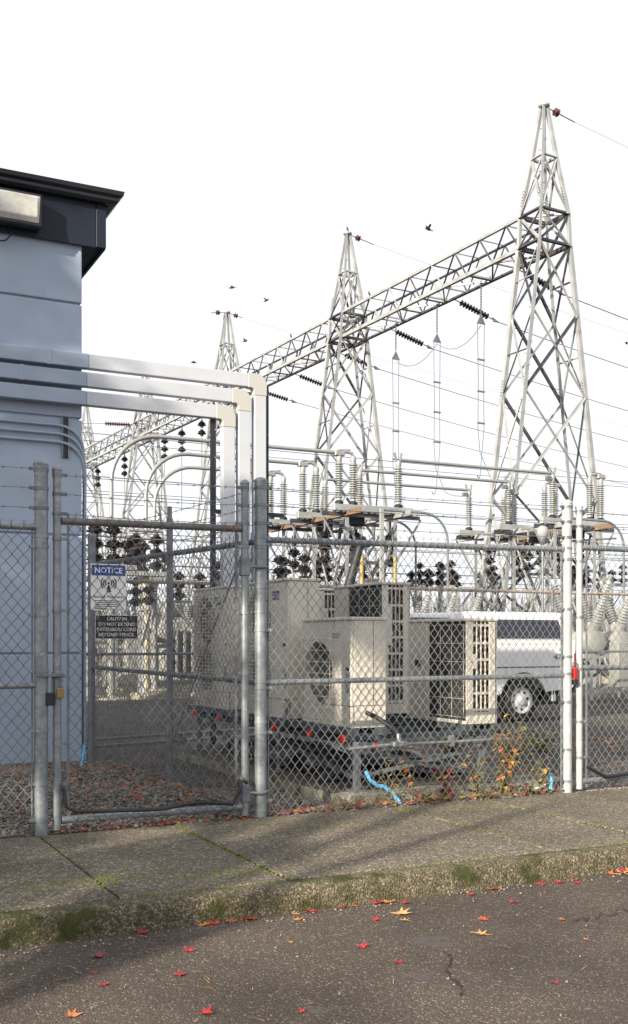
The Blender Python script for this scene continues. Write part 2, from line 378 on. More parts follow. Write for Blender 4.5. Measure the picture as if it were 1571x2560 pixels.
for cx, cy, k, sx in ((-.15, -.42, 340, .28), (.35, -.62, 160, .2), (1.75, -.38, 150, .25), (-1.75, -1.55, 260, .22), (-.95, -1.72, 260, .2)):
    for _ in range(k): mp.append((cx + random.gauss(0, sx), cy + random.gauss(0, .07), -.004))
mo = scatter('moss_cushions', mossm, mp, .004, .012, .45, walk)

# pebbles of the gravel bed and along the fence foot
pp = []
for _ in range(13000):
    s = -3.4 + 3.38 * random.random(); t = -.01 + 4.3 * random.random() ** 1.15
    pp.append((s, t, yz(s, t) + .012))
for _ in range(2600):
    s = random.uniform(0, 1.0); t = random.uniform(-.01, 1.6); pp.append((s, t, yz(s, t) + .005))
for _ in range(1500):
    s = random.uniform(1.0, 5); t = random.uniform(0, .14); pp.append((s, t, yz(s, t) + .004))
pb = site(scatter('pebbles', pebm, pp, .007, .019, .6)); tag(pb, 'pale rounded pebbles spread over the gravel bed behind the gate', 'pebbles')

# ================================================================== building
WT, WS = 4.40, -.27          # front wall plane and right-hand corner
bl = thing('utility_building', P(WS, WT), 'grey panel walled building with deep black metal fascia and gutter', 'building')
L_, D_ = -10., 7.
zs_ = [-.25, 1.2, 2.52, 3.83, 5.12, 5.80]
for k in range(5):
    a, b = zs_[k] + (.012 if k else 0), zs_[k+1] - .012
    MB().box((L_, 0, a), (0, D_, b)).build('wall_panel', wallm, bl, bevel=.012, seg=2)
MB().box((L_ + .02, .03, -.2), (-.03, D_ - .03, 5.79)).build('wall_core', wallm, bl)
fz0, fz1 = 5.765, 6.31; ov, fo = .26, .06
f = MB().box((L_, -fo, fz0), (ov - .12, -fo + .03, fz1)); f.build('fascia', fascm, bl)
MB().box((ov - .112, -fo - .002, fz0 + .004), (ov, -fo + .03, fz1)).build('fascia_corner', fascm, bl, bevel=.006)
MB().box((ov - .03, -fo + .033, fz0), (ov, D_ + .1, fz1)).build('fascia_return', fascm, bl)
MB().box((L_, -fo + .032, fz0 + .03), (ov - .032, D_ + .1, fz0 + .055)).build('soffit', fascm, bl)
gp_ = [(-.0, 0), (-.07, 0), (-.10, .03), (-.105, .06), (-.14, .085), (-.15, .13), (-.135, .13), (0, .10)]
m = MB(); vs = []; K = len(gp_)
for s in (L_, ov + .02):
    for t, z in gp_: vs.append((s + (-(t) if s > 0 else 0), -fo - .002 + t, fz1 - .055 + z))
m.add(vs, [(i, (i+1) % K, (i+1) % K + K, i + K) for i in range(K)] + [tuple(reversed(range(K))), tuple(range(K, 2*K))]).build('gutter', gutm, bl)
m = MB(); vs = []
for t0 in (-fo, D_ + .1):
    for t, z in gp_: vs.append((ov + .022 - t, t0 + (t if t0 < 0 else 0), fz1 - .055 + z))
m.add(vs, [(i, (i+1) % K, (i+1) % K + K, i + K) for i in range(K)] + [tuple(range(K)), tuple(reversed(range(K, 2*K)))]).build('gutter_return', gutm, bl)
MB().add([(L_, -.15, fz1+.06), (ov+.12, -.15, fz1+.06), (ov+.12, D_, fz1+.06), (L_, D_, fz1+.06), (L_, D_/2, fz1+.35), (-2.5, D_/2, fz1+.35)],
         [(0,1,5,4), (1,2,5), (2,3,4,5), (0,3,2,1), (0,4,3)]).build('roof', gutm, bl)
# flood light on the fascia
lp = thing('wall_light', P(WS - .71, WT - fo, 5.98), 'boxy black flood light with ribbed glass lens on the fascia', 'light')
k = MB(); k.box((-.32, -.16, -.16), (.22, 0, .20)); k.build('housing', gutm, lp, bevel=.015, seg=2)
k = MB(); k.add([(-.30,-.165,-.12),(.185,-.165,-.12),(.20,-.165,.17),(-.28,-.165,.17),(-.28,-.20,-.07),(.16,-.20,-.07),(.17,-.175,.15),(-.26,-.175,.15)],
      [(0,1,5,4),(1,2,6,5),(2,3,7,6),(3,0,4,7),(4,5,6,7)]); k.build('lens', lampm, lp, bevel=.006)
MB().tube([(-.1, -.02, -.16), (-.08, -.03, -.24), (-.14, -.02, -.31), (-.26, -.0, -.34), (-.4, .04, -.33)], .008, 6).build('cable', blackm, lp, smooth=60)

# line-set ducts: along the wall, out past the corner, then down to the condensers
for k, (z0, z1, sx) in enumerate(((4.375, 4.535, 1.849), (4.17, 4.33, 1.645), (3.963, 4.12, 1.445))):
    names = ('uppermost', 'middle', 'lowest')
    d = thing('duct_cover', P(WS, WT), 'long white duct cover leaving the building wall, %s of three' % names[k], 'duct', 'line ducts from the building')
    t0, t1 = -.15, -.045; cs = sx - WS; cut = .045 if k == 0 else .02
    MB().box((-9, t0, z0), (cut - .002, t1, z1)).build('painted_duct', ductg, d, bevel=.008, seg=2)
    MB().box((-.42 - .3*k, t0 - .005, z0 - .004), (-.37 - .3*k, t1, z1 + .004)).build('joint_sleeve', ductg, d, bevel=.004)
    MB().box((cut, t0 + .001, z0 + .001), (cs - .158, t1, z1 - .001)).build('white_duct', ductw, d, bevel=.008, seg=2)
    m = MB(); zc, hw = (z0 + z1) / 2, .086; arc = []
    e_ = .005; pol = [(cs - .16, z0 - e_), (cs - .16, z1 + e_)]; ra = .13
    for a_ in np.linspace(90, 0, 9): pol.append((cs + .077 + e_ - ra + ra*math.cos(R(a_)), z1 + e_ - ra + ra*math.sin(R(a_))))
    pol += [(cs + .077 + e_, z0 - .09), (cs - .077 - e_, z0 - .09), (cs - .077 - e_, z0 - .03), (cs - .095, z0 - .01), (cs - .12, z0 - e_)]
    m.prism(list(reversed(pol)), t0 - .004, t1).build('elbow', elbowm, d, bevel=.004)
    MB().box((cs - .077, t0 + .001, .35), (cs + .077, t1, z0 - .088)).build('white_drop', ductw, d, bevel=.008, seg=2)
# conduits on the wall
for k, z in enumerate((3.735, 3.64, 3.55)):
    c = thing('wall_conduit', P(WS, WT), 'thin grey conduit bending round the building corner, %s of three' % ('top', 'middle', 'bottom')[k], 'conduit', 'conduits on the wall')
    rr = .10 + .02*k; path = [(-9, -.035, z), (-.28, -.035, z)]
    for a in np.linspace(0, 80, 6): path.append((-.28 + .30*math.sin(R(a)), -.035 + .05*(1-math.cos(R(a))), z - .30*(1-math.cos(R(a)))*.9))
    path += [(.045, .03 + .03*k, z - .5), (.045, .05 + .04*k, 2.4), (.045, .05 + .04*k, .0)]
    MB().tube(path, .0165, 8).build('pipe', ductg if k < 9 else galv, c, smooth=60)
    MB().cyl((-1.4, -.035, z), (-1.32, -.035, z), .021, 8).build('coupling', ductg, c, smooth=50)
sc = thing('conduit_bracket', P(WS - .19, WT), 'short black slotted strut fixing the conduits to the wall', 'bracket')
MB().box((-.035, -.02, 3.38), (.035, -.002, 3.83)).build('strut', strutk, sc)
for s in (-1, 1): MB().box((s*.033 - .004, -.032, 3.38), (s*.033 + .004, -.02, 3.83)).build('flange', galv, sc)
# dark struts carrying the ducts
for px, z1, t, ex in ((533, 4.05, 4.34, 'inner'), (665, 4.42, 4.36, 'outer')):
    # column position from its image column on the duct plane
    r = (px - 785.5) / F_PX; b0 = H0 + N * t; s = (r*b0.y - b0.x) / (U.x - r*U.y)
    st = thing('duct_strut', P(s, t), 'black slotted steel upright behind the white ducts, %s one' % ex, 'strut', 'uprights carrying the ducts')
    MB().box((-.03, -.02, -.05), (.03, .02, z1)).build('upright', strutk, st)
    MB().box((-.12, -.08, -.06), (.12, .08, .04)).build('base_plate', strutk, st)
    for q in range(9): MB().cyl((.02, -.024, 1.2 + .33*q), (.02, -.018, 1.2 + .33*q), .010, 6).build('bolt', galv, st)
    MB().box((.03, -.015, 2.85), (.24, .015, 2.9)).build('arm', strutk, st)
# ================================================================== chain-link
def link_mesh(parent, x0, x1, z0, z1, pitch=.074, vp=.093, r=.0026, barbs=True, y=0., zf=None, r_y=None, name='chain_link_mesh'):
    h = pitch / 2; nw = int((x1 - x0) / h); nz = int((z1 - z0) / (vp / 2))
    V = []; Fq = []; o = 0
    J = np.arange(nz + 1)
    for k in range(nw):
        odd = (J + k) % 2
        x = x0 + k*h + odd*h + np.where(odd == 1, .002, -.002); z = z0 + J*(vp/2)
        yy = y + np.where((J % 2) == 0, .0025, -.0025)
        wob = .0025*np.sin(k*1.7 + J*.9)
        x = x + wob
        ring = [(r*1.3, 0), (0, r), (-r*1.3, 0), (0, -r)]
        for dx, dy in ring: V.append(np.stack([x + dx, yy + dy, z], 1))
        m = nz + 1
        for j in range(4):
            a = o + j*m; b = o + ((j+1) % 4)*m
            Fq.append(np.stack([a + J[:-1], b + J[:-1], b + J[1:], a + J[1:]], 1))
        o += 4*m
    V = np.concatenate(V); Fq = np.concatenate(Fq)
    me = bpy.data.meshes.new(name); me.vertices.add(len(V)); me.vertices.foreach_set('co', V.reshape(-1))
    me.loops.add(Fq.size); me.loops.foreach_set('vertex_index', Fq.reshape(-1).astype(np.int32)); me.polygons.add(len(Fq))
    me.polygons.foreach_set('loop_start', np.arange(0, Fq.size, 4, dtype=np.int32)); me.materials.append(wiremt); me.update(calc_edges=True)
    me.shade_smooth()
    tag(inst(name, me, parent), kind='stuff')
    if barbs:
        m = MB(); zt = z0 + nz*(vp/2)
        for k in range(0, nw - 1, 2):
            xx = x0 + (k + 1)*h; 
            if (nz + k) % 2 == 0: xx += h
            j = random.uniform(-.004, .004)
            m.tube([(xx, y, zt - .005), (xx + j, y, zt + .028)], .0034, 4)
            m.tube([(xx + j, y, zt + .026), (xx + j - .011, y + .004, zt + .048)], .002, 4); m.tube([(xx + j, y, zt + .026), (xx + j + .012, y - .004, zt + .046)], .002, 4)
        tag(m.build('twisted_barbs', wiremt, parent), kind='stuff')
def post_mesh(r, z1, dome=True, z0=-.12):
    pr = [(r, z0), (r, z1 - .09)]
    m = MB().lathe(pr, 20)
    return m.mesh('post', galv, smooth=50)
def add_post(parent, x, y, z1, r, bands=(), strands=(), dirx=1, z0=-.12, mat=None, cap=True):
    o = MB().lathe([(r, z0), (r, z1 - .06)], 20, (x, y, 0)).build('post', mat or galv, parent, smooth=50)
    if cap:
        MB().lathe([(r + .003, z1 - .085), (r + .005, z1 - .035), (r + .008, z1 - .033), (r + .006, z1 - .02), (r*.75, z1 - .006), (r*.35, z1), (.002, z1 + .001)], 20, (x, y, 0)).build('cap', mat or galv, o, smooth=40)
    for z in bands:
        b = MB().lathe([(r + .001, z - .011), (r + .0045, z - .010), (r + .0045, z + .010), (r + .001, z + .011)], 20, (x, y, 0), close=False)
        b.build('brace_band', galv, o, smooth=40)
    for z, d in strands:
        b = MB().lathe([(r + .001, z - .012), (r + .005, z - .011), (r + .005, z + .011), (r + .001, z + .012)], 20, (x, y, 0), close=False)
        b.box((x + d*(r - .004) if d > 0 else x - r - .04, y - r*.4 - .004, z - .012), (x + r + .04 if d > 0 else x - (r - .004), y - r*.4 + .004, z + .012))
        b.cyl((x + d*(r + .032), y - r*.4 - .012, z), (x + d*(r + .032), y - r*.4 + .012, z), .007, 6)
        b.build('tension_band', galvd if z > 2.2 else galv, o, smooth=40)
    return o
def barbed(parent, p0, p1, sag=.01):
    p0, p1 = Vector(p0), Vector(p1); L = (p1 - p0).length; n = max(4, int(L/.03)); m = MB()
    pts = [p0.lerp(p1, i/n) + Vector((0, random.uniform(-.001, .001), -sag*4*(i/n)*(1-i/n) + random.uniform(-.0015, .0015))) for i in range(n+1)]
    m.tube(pts, .0026, 5)
    d = (p1 - p0).normalized()
    for q in np.arange(.06, L, .125):
        c = p0.lerp(p1, q/L) - Vector((0, 0, sag*4*(q/L)*(1-q/L)))
        for k in range(2):
            a = random.uniform(0, 6.28); v = Vector((0, math.cos(a), math.sin(a))); v = v - d*v.dot(d); v = v.normalized()*.017 + d*random.uniform(-.008, .008)
            m.cyl(c - v, c + v, .0016, 4)
        m.cyl(c - d*.008, c + d*.008, .0042, 5)
    return m.build('barbed_strand', barbm, parent)
def rail(parent, p0, p1, r, mat=None, name='rail'):
    return MB().cyl(p0, p1, r, 16).build(name, mat or galv, parent, smooth=50)
STR = (2.505, 2.372, 2.235)
# ---- left run: from beyond the frame to the gate latch post
fl = thing('chain_link_fence', P(-4.6, 0), 'chain link fence panel ending at the latch post with padlocked chain', 'fence')
xl = -1.656 + 4.6
add_post(fl, xl, 0, 2.59, .047, bands=(2.06,), strands=[(z + .02, -1) for z in STR] + [(z, -1) for z in (1.99, 1.52, 1.13, .72, .35, .1)])
add_post(fl, 0, 0, 2.59, .047)
rail(fl, (0, 0, 2.125), (xl - .04, 0, 2.125), .024); rail(fl, (0, 0, 1.03), (xl - .04, 0, 1.03), .021)
MB().cyl((xl - .062, -.0, .02), (xl - .062, 0, 2.15), .007, 6).build('tension_bar', galvd, fl)
link_mesh(fl, 1.3, xl - .06, .03, 2.15, .080, .095, y=-.026)
for z in STR: barbed(fl, (0, -.02, z + .02), (xl - .08, -.02, z + .02))
# ---- right run: hinge post to right-hand gate post
fr = thing('chain_link_fence', P(0, 0), 'long chain link fence panel in front of the beige condensers', 'fence')
add_post(fr, 0, 0, 2.585, .046, bands=(2.13, 2.05, 1.56, 1.03, .72, .47, .05), strands=[(z, 1) for z in STR] + [(z, 1) for z in (2.075, 1.75, 1.42, .98, .64, .12)])
br = add_post(fr, 2.956, 0, 2.59, .044, bands=(2.16, 1.05), strands=[(z + .02, -1) for z in STR] + [(z, -1) for z in (2.06, 1.62, 1.2, .8, .38, .1)], mat=galvw)
rail(fr, (.04, 0, 2.11), (2.92, 0, 2.15), .024); rail(fr, (.04, 0, 1.02), (2.92, 0, 1.035), .021)
for x in (.064, 2.956 - .064): MB().cyl((x, -.0, .01), (x, 0, 2.15), .007, 6).build('tension_bar', galv, fr)
link_mesh(fr, .064, 2.9, .005, 2.15, .0725, .093, y=-.026)
for z in STR: barbed(fr, (.08, -.02, z), (2.87, -.02, z + .02))
for q in range(1, 9):
    for z in (2.13, 1.03):
        MB().lathe([(.0265 if z > 2 else .0235, -.003), (.0285 if z > 2 else .0255, 0), (.0265 if z > 2 else .0235, .003)], 12, (.08 + q*.33, 0, z), 'x', False).build('tie_wire', wiremt, fr)
# ---- side run going back to the building corner
e = P(-.30, 3.86); d = (e - P(0, 0)); sang = math.atan2(d.y, d.x); SL = d.length
fs_ = thing('chain_link_fence', P(0, 0), 'shaded chain link side fence running back to the grey building corner', 'fence', rot=sang)
xm = 1.75
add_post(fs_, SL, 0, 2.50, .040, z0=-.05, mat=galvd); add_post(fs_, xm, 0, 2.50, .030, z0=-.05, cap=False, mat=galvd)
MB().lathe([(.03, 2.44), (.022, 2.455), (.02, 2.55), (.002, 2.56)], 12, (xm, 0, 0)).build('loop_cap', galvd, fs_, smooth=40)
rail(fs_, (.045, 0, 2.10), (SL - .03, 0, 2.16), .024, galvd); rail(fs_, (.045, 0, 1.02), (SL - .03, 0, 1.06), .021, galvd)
link_mesh(fs_, .07, SL - .05, .03, 2.15, .074, .093, y=.026)
for z in STR: barbed(fs_, (.05, 0, z), (SL - .04, 0, z + .03), .02)
MB().tube([(.25, .02, 2.05), (1.0, .02, 1.2), (xm - .05, .02, .35)], .006, 6).build('truss_rod', galvd, fs_)
# ---- gates
def gate(name, s0, w_, label, mid, sign, hinge_right):
    gt = thing(name, P(s0, -.0), label, 'gate')
    for x in (0, w_):
        add_post(gt, x, 0, 2.56, .029, z0=.02, strands=[(z - .01, 1 if x == 0 else -1) for z in STR] + [(z, 1 if x == 0 else -1) for z in (2.05, 1.55, 1.09, .62, .3)], mat=galv if hinge_right else galvw)
    rail(gt, (.03, 0, 2.175), (w_ - .03, 0, 2.185), .026, railm if hinge_right else galv, 'top_rail')
    rail(gt, (.03, 0, .085), (w_ - .03, 0, .085), .026, galv, 'bottom_rail')
    if mid: rail(gt, (.03, 0, 1.1), (w_ - .03, 0, 1.1), .024, galv, 'middle_rail')
    for x in (.075, w_ - .075): MB().box((x - .009, -.012, .03), (x + .009, -.006, 2.23)).build('tension_bar', galvd if hinge_right else galv, gt)
    link_mesh(gt, .078, w_ - .05, .03, 2.20, .080, .095, y=-.029)
    for z in STR: barbed(gt, (.07, -.012, z - .01), (w_ - .07, -.012, z - .01), .012)
    return gt
gw = -.130 + 1.546
gt = gate('pedestrian_gate', -1.546, gw, 'closed chain link gate with warning signs and galvanised frame', False, True, True)
for z in (1.90, .19):
    h = MB().box((gw - .035, -.035, z - .07), (gw + .035, .035, z + .06)).build('hinge', galvd, gt, bevel=.006)
    MB().tube([(gw + .03, -.02, z), (gw + .06, -.045, z), (gw + .10, -.06, z - .005), (gw + .15, -.052, z), (gw + .185, -.01, z)], .012, 8).build('hinge_strap', galvd, gt, smooth=50)
gt2 = gate('vehicle_gate', 3.096, 2.4, 'chain link vehicle gate beside the bright white post', True, False, False)
MB().tube([(.05, -.05, .22), (.25, -.06, .12), (.6, -.05, .135), (1.2, -.06, .13), (2.2, -.05, .15)], .017, 8).build('black_hose', blackm, gt2, smooth=60)
# bonding cable lying along the gate foot
bc = thing('bonding_cable', P(-1.55, -.06), 'black bonding cable sagging along the gate bottom rail', 'cable')
MB().tube([(.04, .02, .33), (.045, -.0, .24), (.06, -.01, .18), (.12, -.02, .15), (.3, -.02, .142), (.6, -.02, .128), (.75, -.02, .125), (.95, -.02, .15), (1.05, -.02, .152), (1.3, 0, .12), (1.345, .0, .2), (1.375, .0, .29), (1.42, .02, .27)], .0135, 8).build('cable', blackm, bc, smooth=60)
for x, z in ((.042, .32), (1.38, .29)): MB().cyl((x, .0, z), (x, .05, z + .02), .014, 8).build('clamp', galvd, bc)
# padlocks and chain at the latch
pk = thing('padlock', P(-1.60, -.035, .98), 'dark padlock hanging from chain beside the latch post', 'padlock', None)
MB().box((-.03, -.016, -.09), (.022, .016, .0)).build('body', blackm, pk, bevel=.006, seg=2)
MB().tube([(-.02, 0, 0), (-.02, 0, .10), (-.004, 0, .125), (.012, 0, .10), (.012, 0, 0)], .0055, 6).build('shackle', galvd, pk, smooth=60)
pk = thing('padlock', P(-1.535, -.045, 1.02), 'brass padlock hanging on the gate stile beside the dark one', 'padlock', None)
MB().box((-.026, -.015, -.08), (.026, .015, -.01)).build('body', brassm, pk, bevel=.006, seg=2)
MB().tube([(-.016, 0, -.01), (-.016, 0, .045), (0, 0, .065), (.016, 0, .045), (.016, 0, -.01)], .0055, 6).build('shackle', galv, pk, smooth=60)
lt = thing('gate_latch', P(-1.62, -.03, 1.10), 'steel fork latch bridging the gate stile and latch post', 'latch')
MB().box((-.09, -.03, -.012), (.11, -.015, .012)).build('arm', galvd, lt, bevel=.003)
MB().lathe([(.034, -.02), (.038, -.015), (.038, .015), (.034, .02)], 16, (.074, .03, 0), close=False).build('collar', galvd, lt, smooth=40)
pk = thing('padlock', P(3.02, -.03, 1.07), 'red bodied padlock between white gate post and gate stile', 'padlock', None)
MB().box((-.02, -.02, -.07), (.02, .02, .03)).build('body', M('dark_red_plastic', (.38, .02, .015), .4), pk, bevel=.008, seg=2)
MB().box((-.022, -.021, -.12), (.022, .021, -.072)).build('lower_tag', blackm, pk, bevel=.004)
MB().tube([(-.02, 0, .03), (-.02, 0, .075), (0, 0, .09), (.02, 0, .075), (.02, 0, .03)], .006, 6).build('shackle', galvd, pk, smooth=60)
pk = thing('padlock', P(2.77, -.045, .87), 'small steel padlock hooked on mesh beside white gate post', 'padlock', None)
MB().box((-.022, -.012, -.06), (.022, .012, 0)).build('body', galv, pk, bevel=.005)
MB().tube([(-.014, 0, 0), (-.014, 0, .04), (0, 0, .055), (.014, 0, .04), (.014, 0, 0)], .004, 6).build('shackle', galv, pk, smooth=60)
# ---- signs hung behind the gate mesh
RX = (R(90), 0, 0)
sg = thing('notice_sign', P(-1.184, -.012), 'white and blue NOTICE sign with radio mast symbol on the gate', 'sign')
x0, x1, z0, z1 = -.128, .128, 1.555, 1.885
MB().box((x0, -.002, z0), (x1, .002, z1)).build('plate', signw, sg, bevel=.001)
MB().box((x0 + .006, -.004, z1 - .082), (x1 - .006, -.002, z1 - .008)).build('blue_header', signb, sg)
text_part('heading', 'NOTICE', inkw, sg, (0, -.005, z1 - .045), RX, .20, .042, .02)
text_part('subheading', 'Beyond This Point:', inkm, sg, (0, -.004, z1 - .236), RX, .215, .022, .012)
ic = MB(); cz = z1 - .138; pol = [(-.006, cz - .012), (.006, cz - .012), (.018, cz - .062), (-.014, cz - .062)]
ic.prism(pol, -.0045, -.002); ic.lathe([(.008, -.0045), (.008, -.002)], 14, (0, 0, cz), 'y'); ic.build('mast_symbol', inkm, sg)
for rr in (.022, .038, .054):
    for sgn in (-1, 1):
        m = MB(); vs = []; fs = []; nn = 8
        for i in range(nn + 1):
            a = R(-42 + 84*i/nn)
            for q in (rr - .0038, rr + .0038): vs.append((sgn*q*math.cos(a), -.004, cz + q*math.sin(a)))
        for i in range(nn): fs.append((2*i, 2*i+1, 2*i+3, 2*i+2))
        m.add(vs, fs).build('wave_arc', inkm, sg)
for q, (dz, l0, l1) in enumerate(((.262, -.105, .105), (.275, -.085, .08), (.288, -.1, .075), (.301, -.1, .075), (.314, -.1, -.015))):
    MB().box((l0, -.004, z1 - dz - .0022), (l1, -.002, z1 - dz + .0022)).build('print_line', inkm, sg)
MB().box((-.1, -.004, z0 + .008), (.1, -.002, z0 + .0105)).build('print_line', inkm, sg)
sg = thing('caution_sign', P(-1.125, -.012), 'black CAUTION sign about extension cords on the gate', 'sign')
x0, x1, z0, z1 = -.155, .155, 1.352, 1.522
MB().box((x0, -.001, z0), (x1, .003, z1)).build('plate', signw, sg)
MB().box((x0 + .003, -.003, z0 + .003), (x1 - .003, -.0012, z1 - .003)).build('face', signk, sg)
for i, (tx, wd) in enumerate((('CAUTION', .145), ('DO NOT EXTEND', .262), ('EXTENSION CORD', .285), ('BEYOND FENCE.', .262))):
    text_part('line', tx, inkw, sg, (0, -.004, z1 - .027 - .0375*i), RX, wd, .024, .004)
for sx in (-.13, .13): MB().cyl((sx, -.005, z1 - .016), (sx, 0, z1 - .016), .004, 6).build('screw', galv, sg)
# ---- far rusty-railed fence across the yard
ff = thing('chain_link_fence', P(-12, 10.6, -.13), 'distant chain link fence with rusty top rail behind the truck', 'fence')
rail(ff, (0, 0, 2.52), (46, 0, 2.52), .032, rustrail); rail(ff, (0, 0, 1.25), (46, 0, 1.25), .025, galvd)
for i in range(17): add_post(ff, i*2.85 + .6, 0, 2.6, .035 if i % 3 else .045, mat=rustrail if i in (9, 10) else galvd)
link_mesh(ff, 0, 46, .04, 2.5, .16, .19, r=.0032, barbs=False, y=-.03)
# ================================================================== concrete pad and steel rack
pad = thing('concrete_pad', P(.78, .13), 'rough mossy concrete pad under the condenser rack', 'slab')
m = MB(); ns, ntt = 40, 56; W_, T_ = 2.35, 4.6
vs = []; fs = []
def pe(i, j):
    x = W_*i/ns; y = T_*j/ntt; e = (i in (0, ns)) or (j in (0, ntt))
    return (x + random.uniform(-.012, .012), y + random.uniform(-.012, .012), .095 + random.uniform(-.004, .004) - (.012 if e else 0))
for j in range(ntt+1):
    for i in range(ns+1): vs.append(pe(i, j))
for j in range(ntt):
    for i in range(ns): fs.append((j*(ns+1)+i, j*(ns+1)+i+1, (j+1)*(ns+1)+i+1, (j+1)*(ns+1)+i))
per = [i for i in range(ns)] + [j*(ns+1)+ns for j in range(ntt)] + [ntt*(ns+1)+ns-i for i in range(ns)] + [(ntt-j)*(ns+1) for j in range(ntt)]
b0 = len(vs)
for k in per: x, y, z = vs[k]; vs.append((x + (random.uniform(-.015, .015)), y + random.uniform(-.015, .015), .04 + random.uniform(-.01, .01)))
b1 = len(vs)
for k in per: x, y, z = vs[k]; vs.append((x, y, -.2))
q = len(per)
for k in range(q):
    k2 = (k+1) % q; fs.append((per[k2], per[k], b0+k, b0+k2)); fs.append((b0+k2, b0+k, b1+k, b1+k2))
o_ = m.add(vs, fs).build('concrete', [concm, padtopm], pad, smooth=50)
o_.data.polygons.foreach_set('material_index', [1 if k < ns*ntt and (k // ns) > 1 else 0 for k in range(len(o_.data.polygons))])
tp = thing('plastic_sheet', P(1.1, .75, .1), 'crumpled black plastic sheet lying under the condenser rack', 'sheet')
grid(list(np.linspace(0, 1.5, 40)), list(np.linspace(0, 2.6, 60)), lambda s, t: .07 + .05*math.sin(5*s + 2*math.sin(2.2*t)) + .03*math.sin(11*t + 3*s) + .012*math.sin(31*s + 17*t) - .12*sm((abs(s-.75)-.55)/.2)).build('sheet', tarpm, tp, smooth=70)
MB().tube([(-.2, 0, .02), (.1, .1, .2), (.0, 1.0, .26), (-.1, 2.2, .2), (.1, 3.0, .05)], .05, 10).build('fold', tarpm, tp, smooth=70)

rk = thing('equipment_rack', P(1.0, .3), 'dark strut steel rack on legs with bright red end caps', 'rack')
ZP = .10
for x in (0, 1.25):
    for y in (0, 1.9, 3.75):
        lg = MB().box((x - .025, y - .025, ZP), (x + .025, y + .025, .50)).build('leg', galvd, rk)
        MB().box((x - .07, y - .07, ZP - .005), (x + .07, y + .07, ZP + .008)).build('foot_plate', galvd, lg)
for x in (.135, .30, 1.22, 1.38):
    o = MB().box((x - .021, -.08, .445), (x + .021, 4.05, .487)).build('strut', strutm, rk)
    if x in (.135, 1.38): MB().box((x - .022, -.09, .442), (x + .022, -.062, .49)).build('end_cap', redm, o)
for y in (.155, .78, 1.55, 2.3, 3.0, 3.75):
    o = MB().box((-.06, y - .021, .50), (1.62, y + .021, .542)).build('cross_strut', strutm, rk)
    MB().box((-.075, y - .025, .492), (-.04, y + .025, .548)).build('end_cap', redm, o)
for x in (-.02, 1.14):                                  # channel the units stand on
    MB().box((x, .04, .543), (x + .06, 4.1, .598)).build('channel', strutm, rk)
    MB().box((x + .28, .04, .543), (x + .34, 4.1, .598)).build('channel', strutm, rk)
MB().bar((0, .0, .42), (1.25, .03, .16), .035, .035).build('brace', strutm, rk)
MB().bar((0, .03, .20), (1.25, 0, .40), .03, .03).build('brace', galvd, rk)
MB().bar((0, 0, .2), (0, 1.9, .42), .035, .035).build('brace', strutm, rk)
MB().bar((0, 1.9, .2), (0, 3.75, .42), .035, .035).build('brace', strutm, rk)

cn = thing('drain_conduit', P(.92, .2), 'grey horizontal conduit with fittings below the front condensers', 'conduit')
MB().tube([(-.05, 0, .455), (.3, -.01, .475), (1.45, .0, .475), (1.55, .0, .475)], .014, 8).build('pipe', galv, cn, smooth=60)
MB().box((.36, -.03, .455), (.50, .03, .50)).build('junction', galv, cn, bevel=.008)
MB().cyl((.43, 0, .49), (.43, .02, .56), .02, 10).build('gland', galv, cn, smooth=50)
MB().box((.93, -.02, .44), (.97, .02, .53)).build('clamp', galv, cn)
MB().tube([(.43, .02, .56), (.38, .06, .62), (.29, .14, .70), (.25, .24, .73)], .019, 8).build('black_flexible_line', blackm, cn, smooth=60)
MB().tube([(.42, .03, .57), (.5, .2, .55), (.7, .4, .52), (1.0, .5, .52)], .02, 8).build('black_flexible_line', blackm, cn, smooth=60)

# ================================================================== condensers
def plate_hole(m, x, y0, y1, z0, z1, holes, th=.012):
    """panel in the y-z plane at x with round holes stacked in z, one per cell"""
    nh = len(holes)
    for k, (cy, cz, r) in enumerate(holes):
        za = z0 if k == 0 else (holes[k-1][1] + cz)/2; zb = z1 if k == nh-1 else (cz + holes[k+1][1])/2
        n = 32; vs = []; fs = []
        for i in range(n):
            a = 2*math.pi*i/n; c, s = math.cos(a), math.sin(a)
            tt = min(((y1 - cy)/c if c > 1e-6 else (y0 - cy)/c if c < -1e-6 else 1e9), ((zb - cz)/s if s > 1e-6 else (za - cz)/s if s < -1e-6 else 1e9))
            vs += [(x, cy + r*c, cz + r*s), (x, cy + tt*c, cz + tt*s), (x + .05, cy + r*.97*c, cz + r*.97*s)]
        for i in range(n):
            j = (i+1) % n; fs += [(3*i, 3*i+1, 3*j+1, 3*j), (3*i+2, 3*i, 3*j, 3*j+2)]
        for cy_, cz_ in ((y0, za), (y1, za), (y1, zb), (y0, zb)):
            a = math.atan2(cz_ - cz, cy_ - cy) % (2*math.pi); i = int(a/(2*math.pi)*n) % n; j = (i+1) % n
            o = len(vs); vs.append((x, cy_, cz_)); fs.append((3*i+1, o, 3*j+1))
        m.add(vs, fs)
def badge(par, loc, w_, blue, rot):
    b = thing_part('badge', par, loc, rot)
    return b
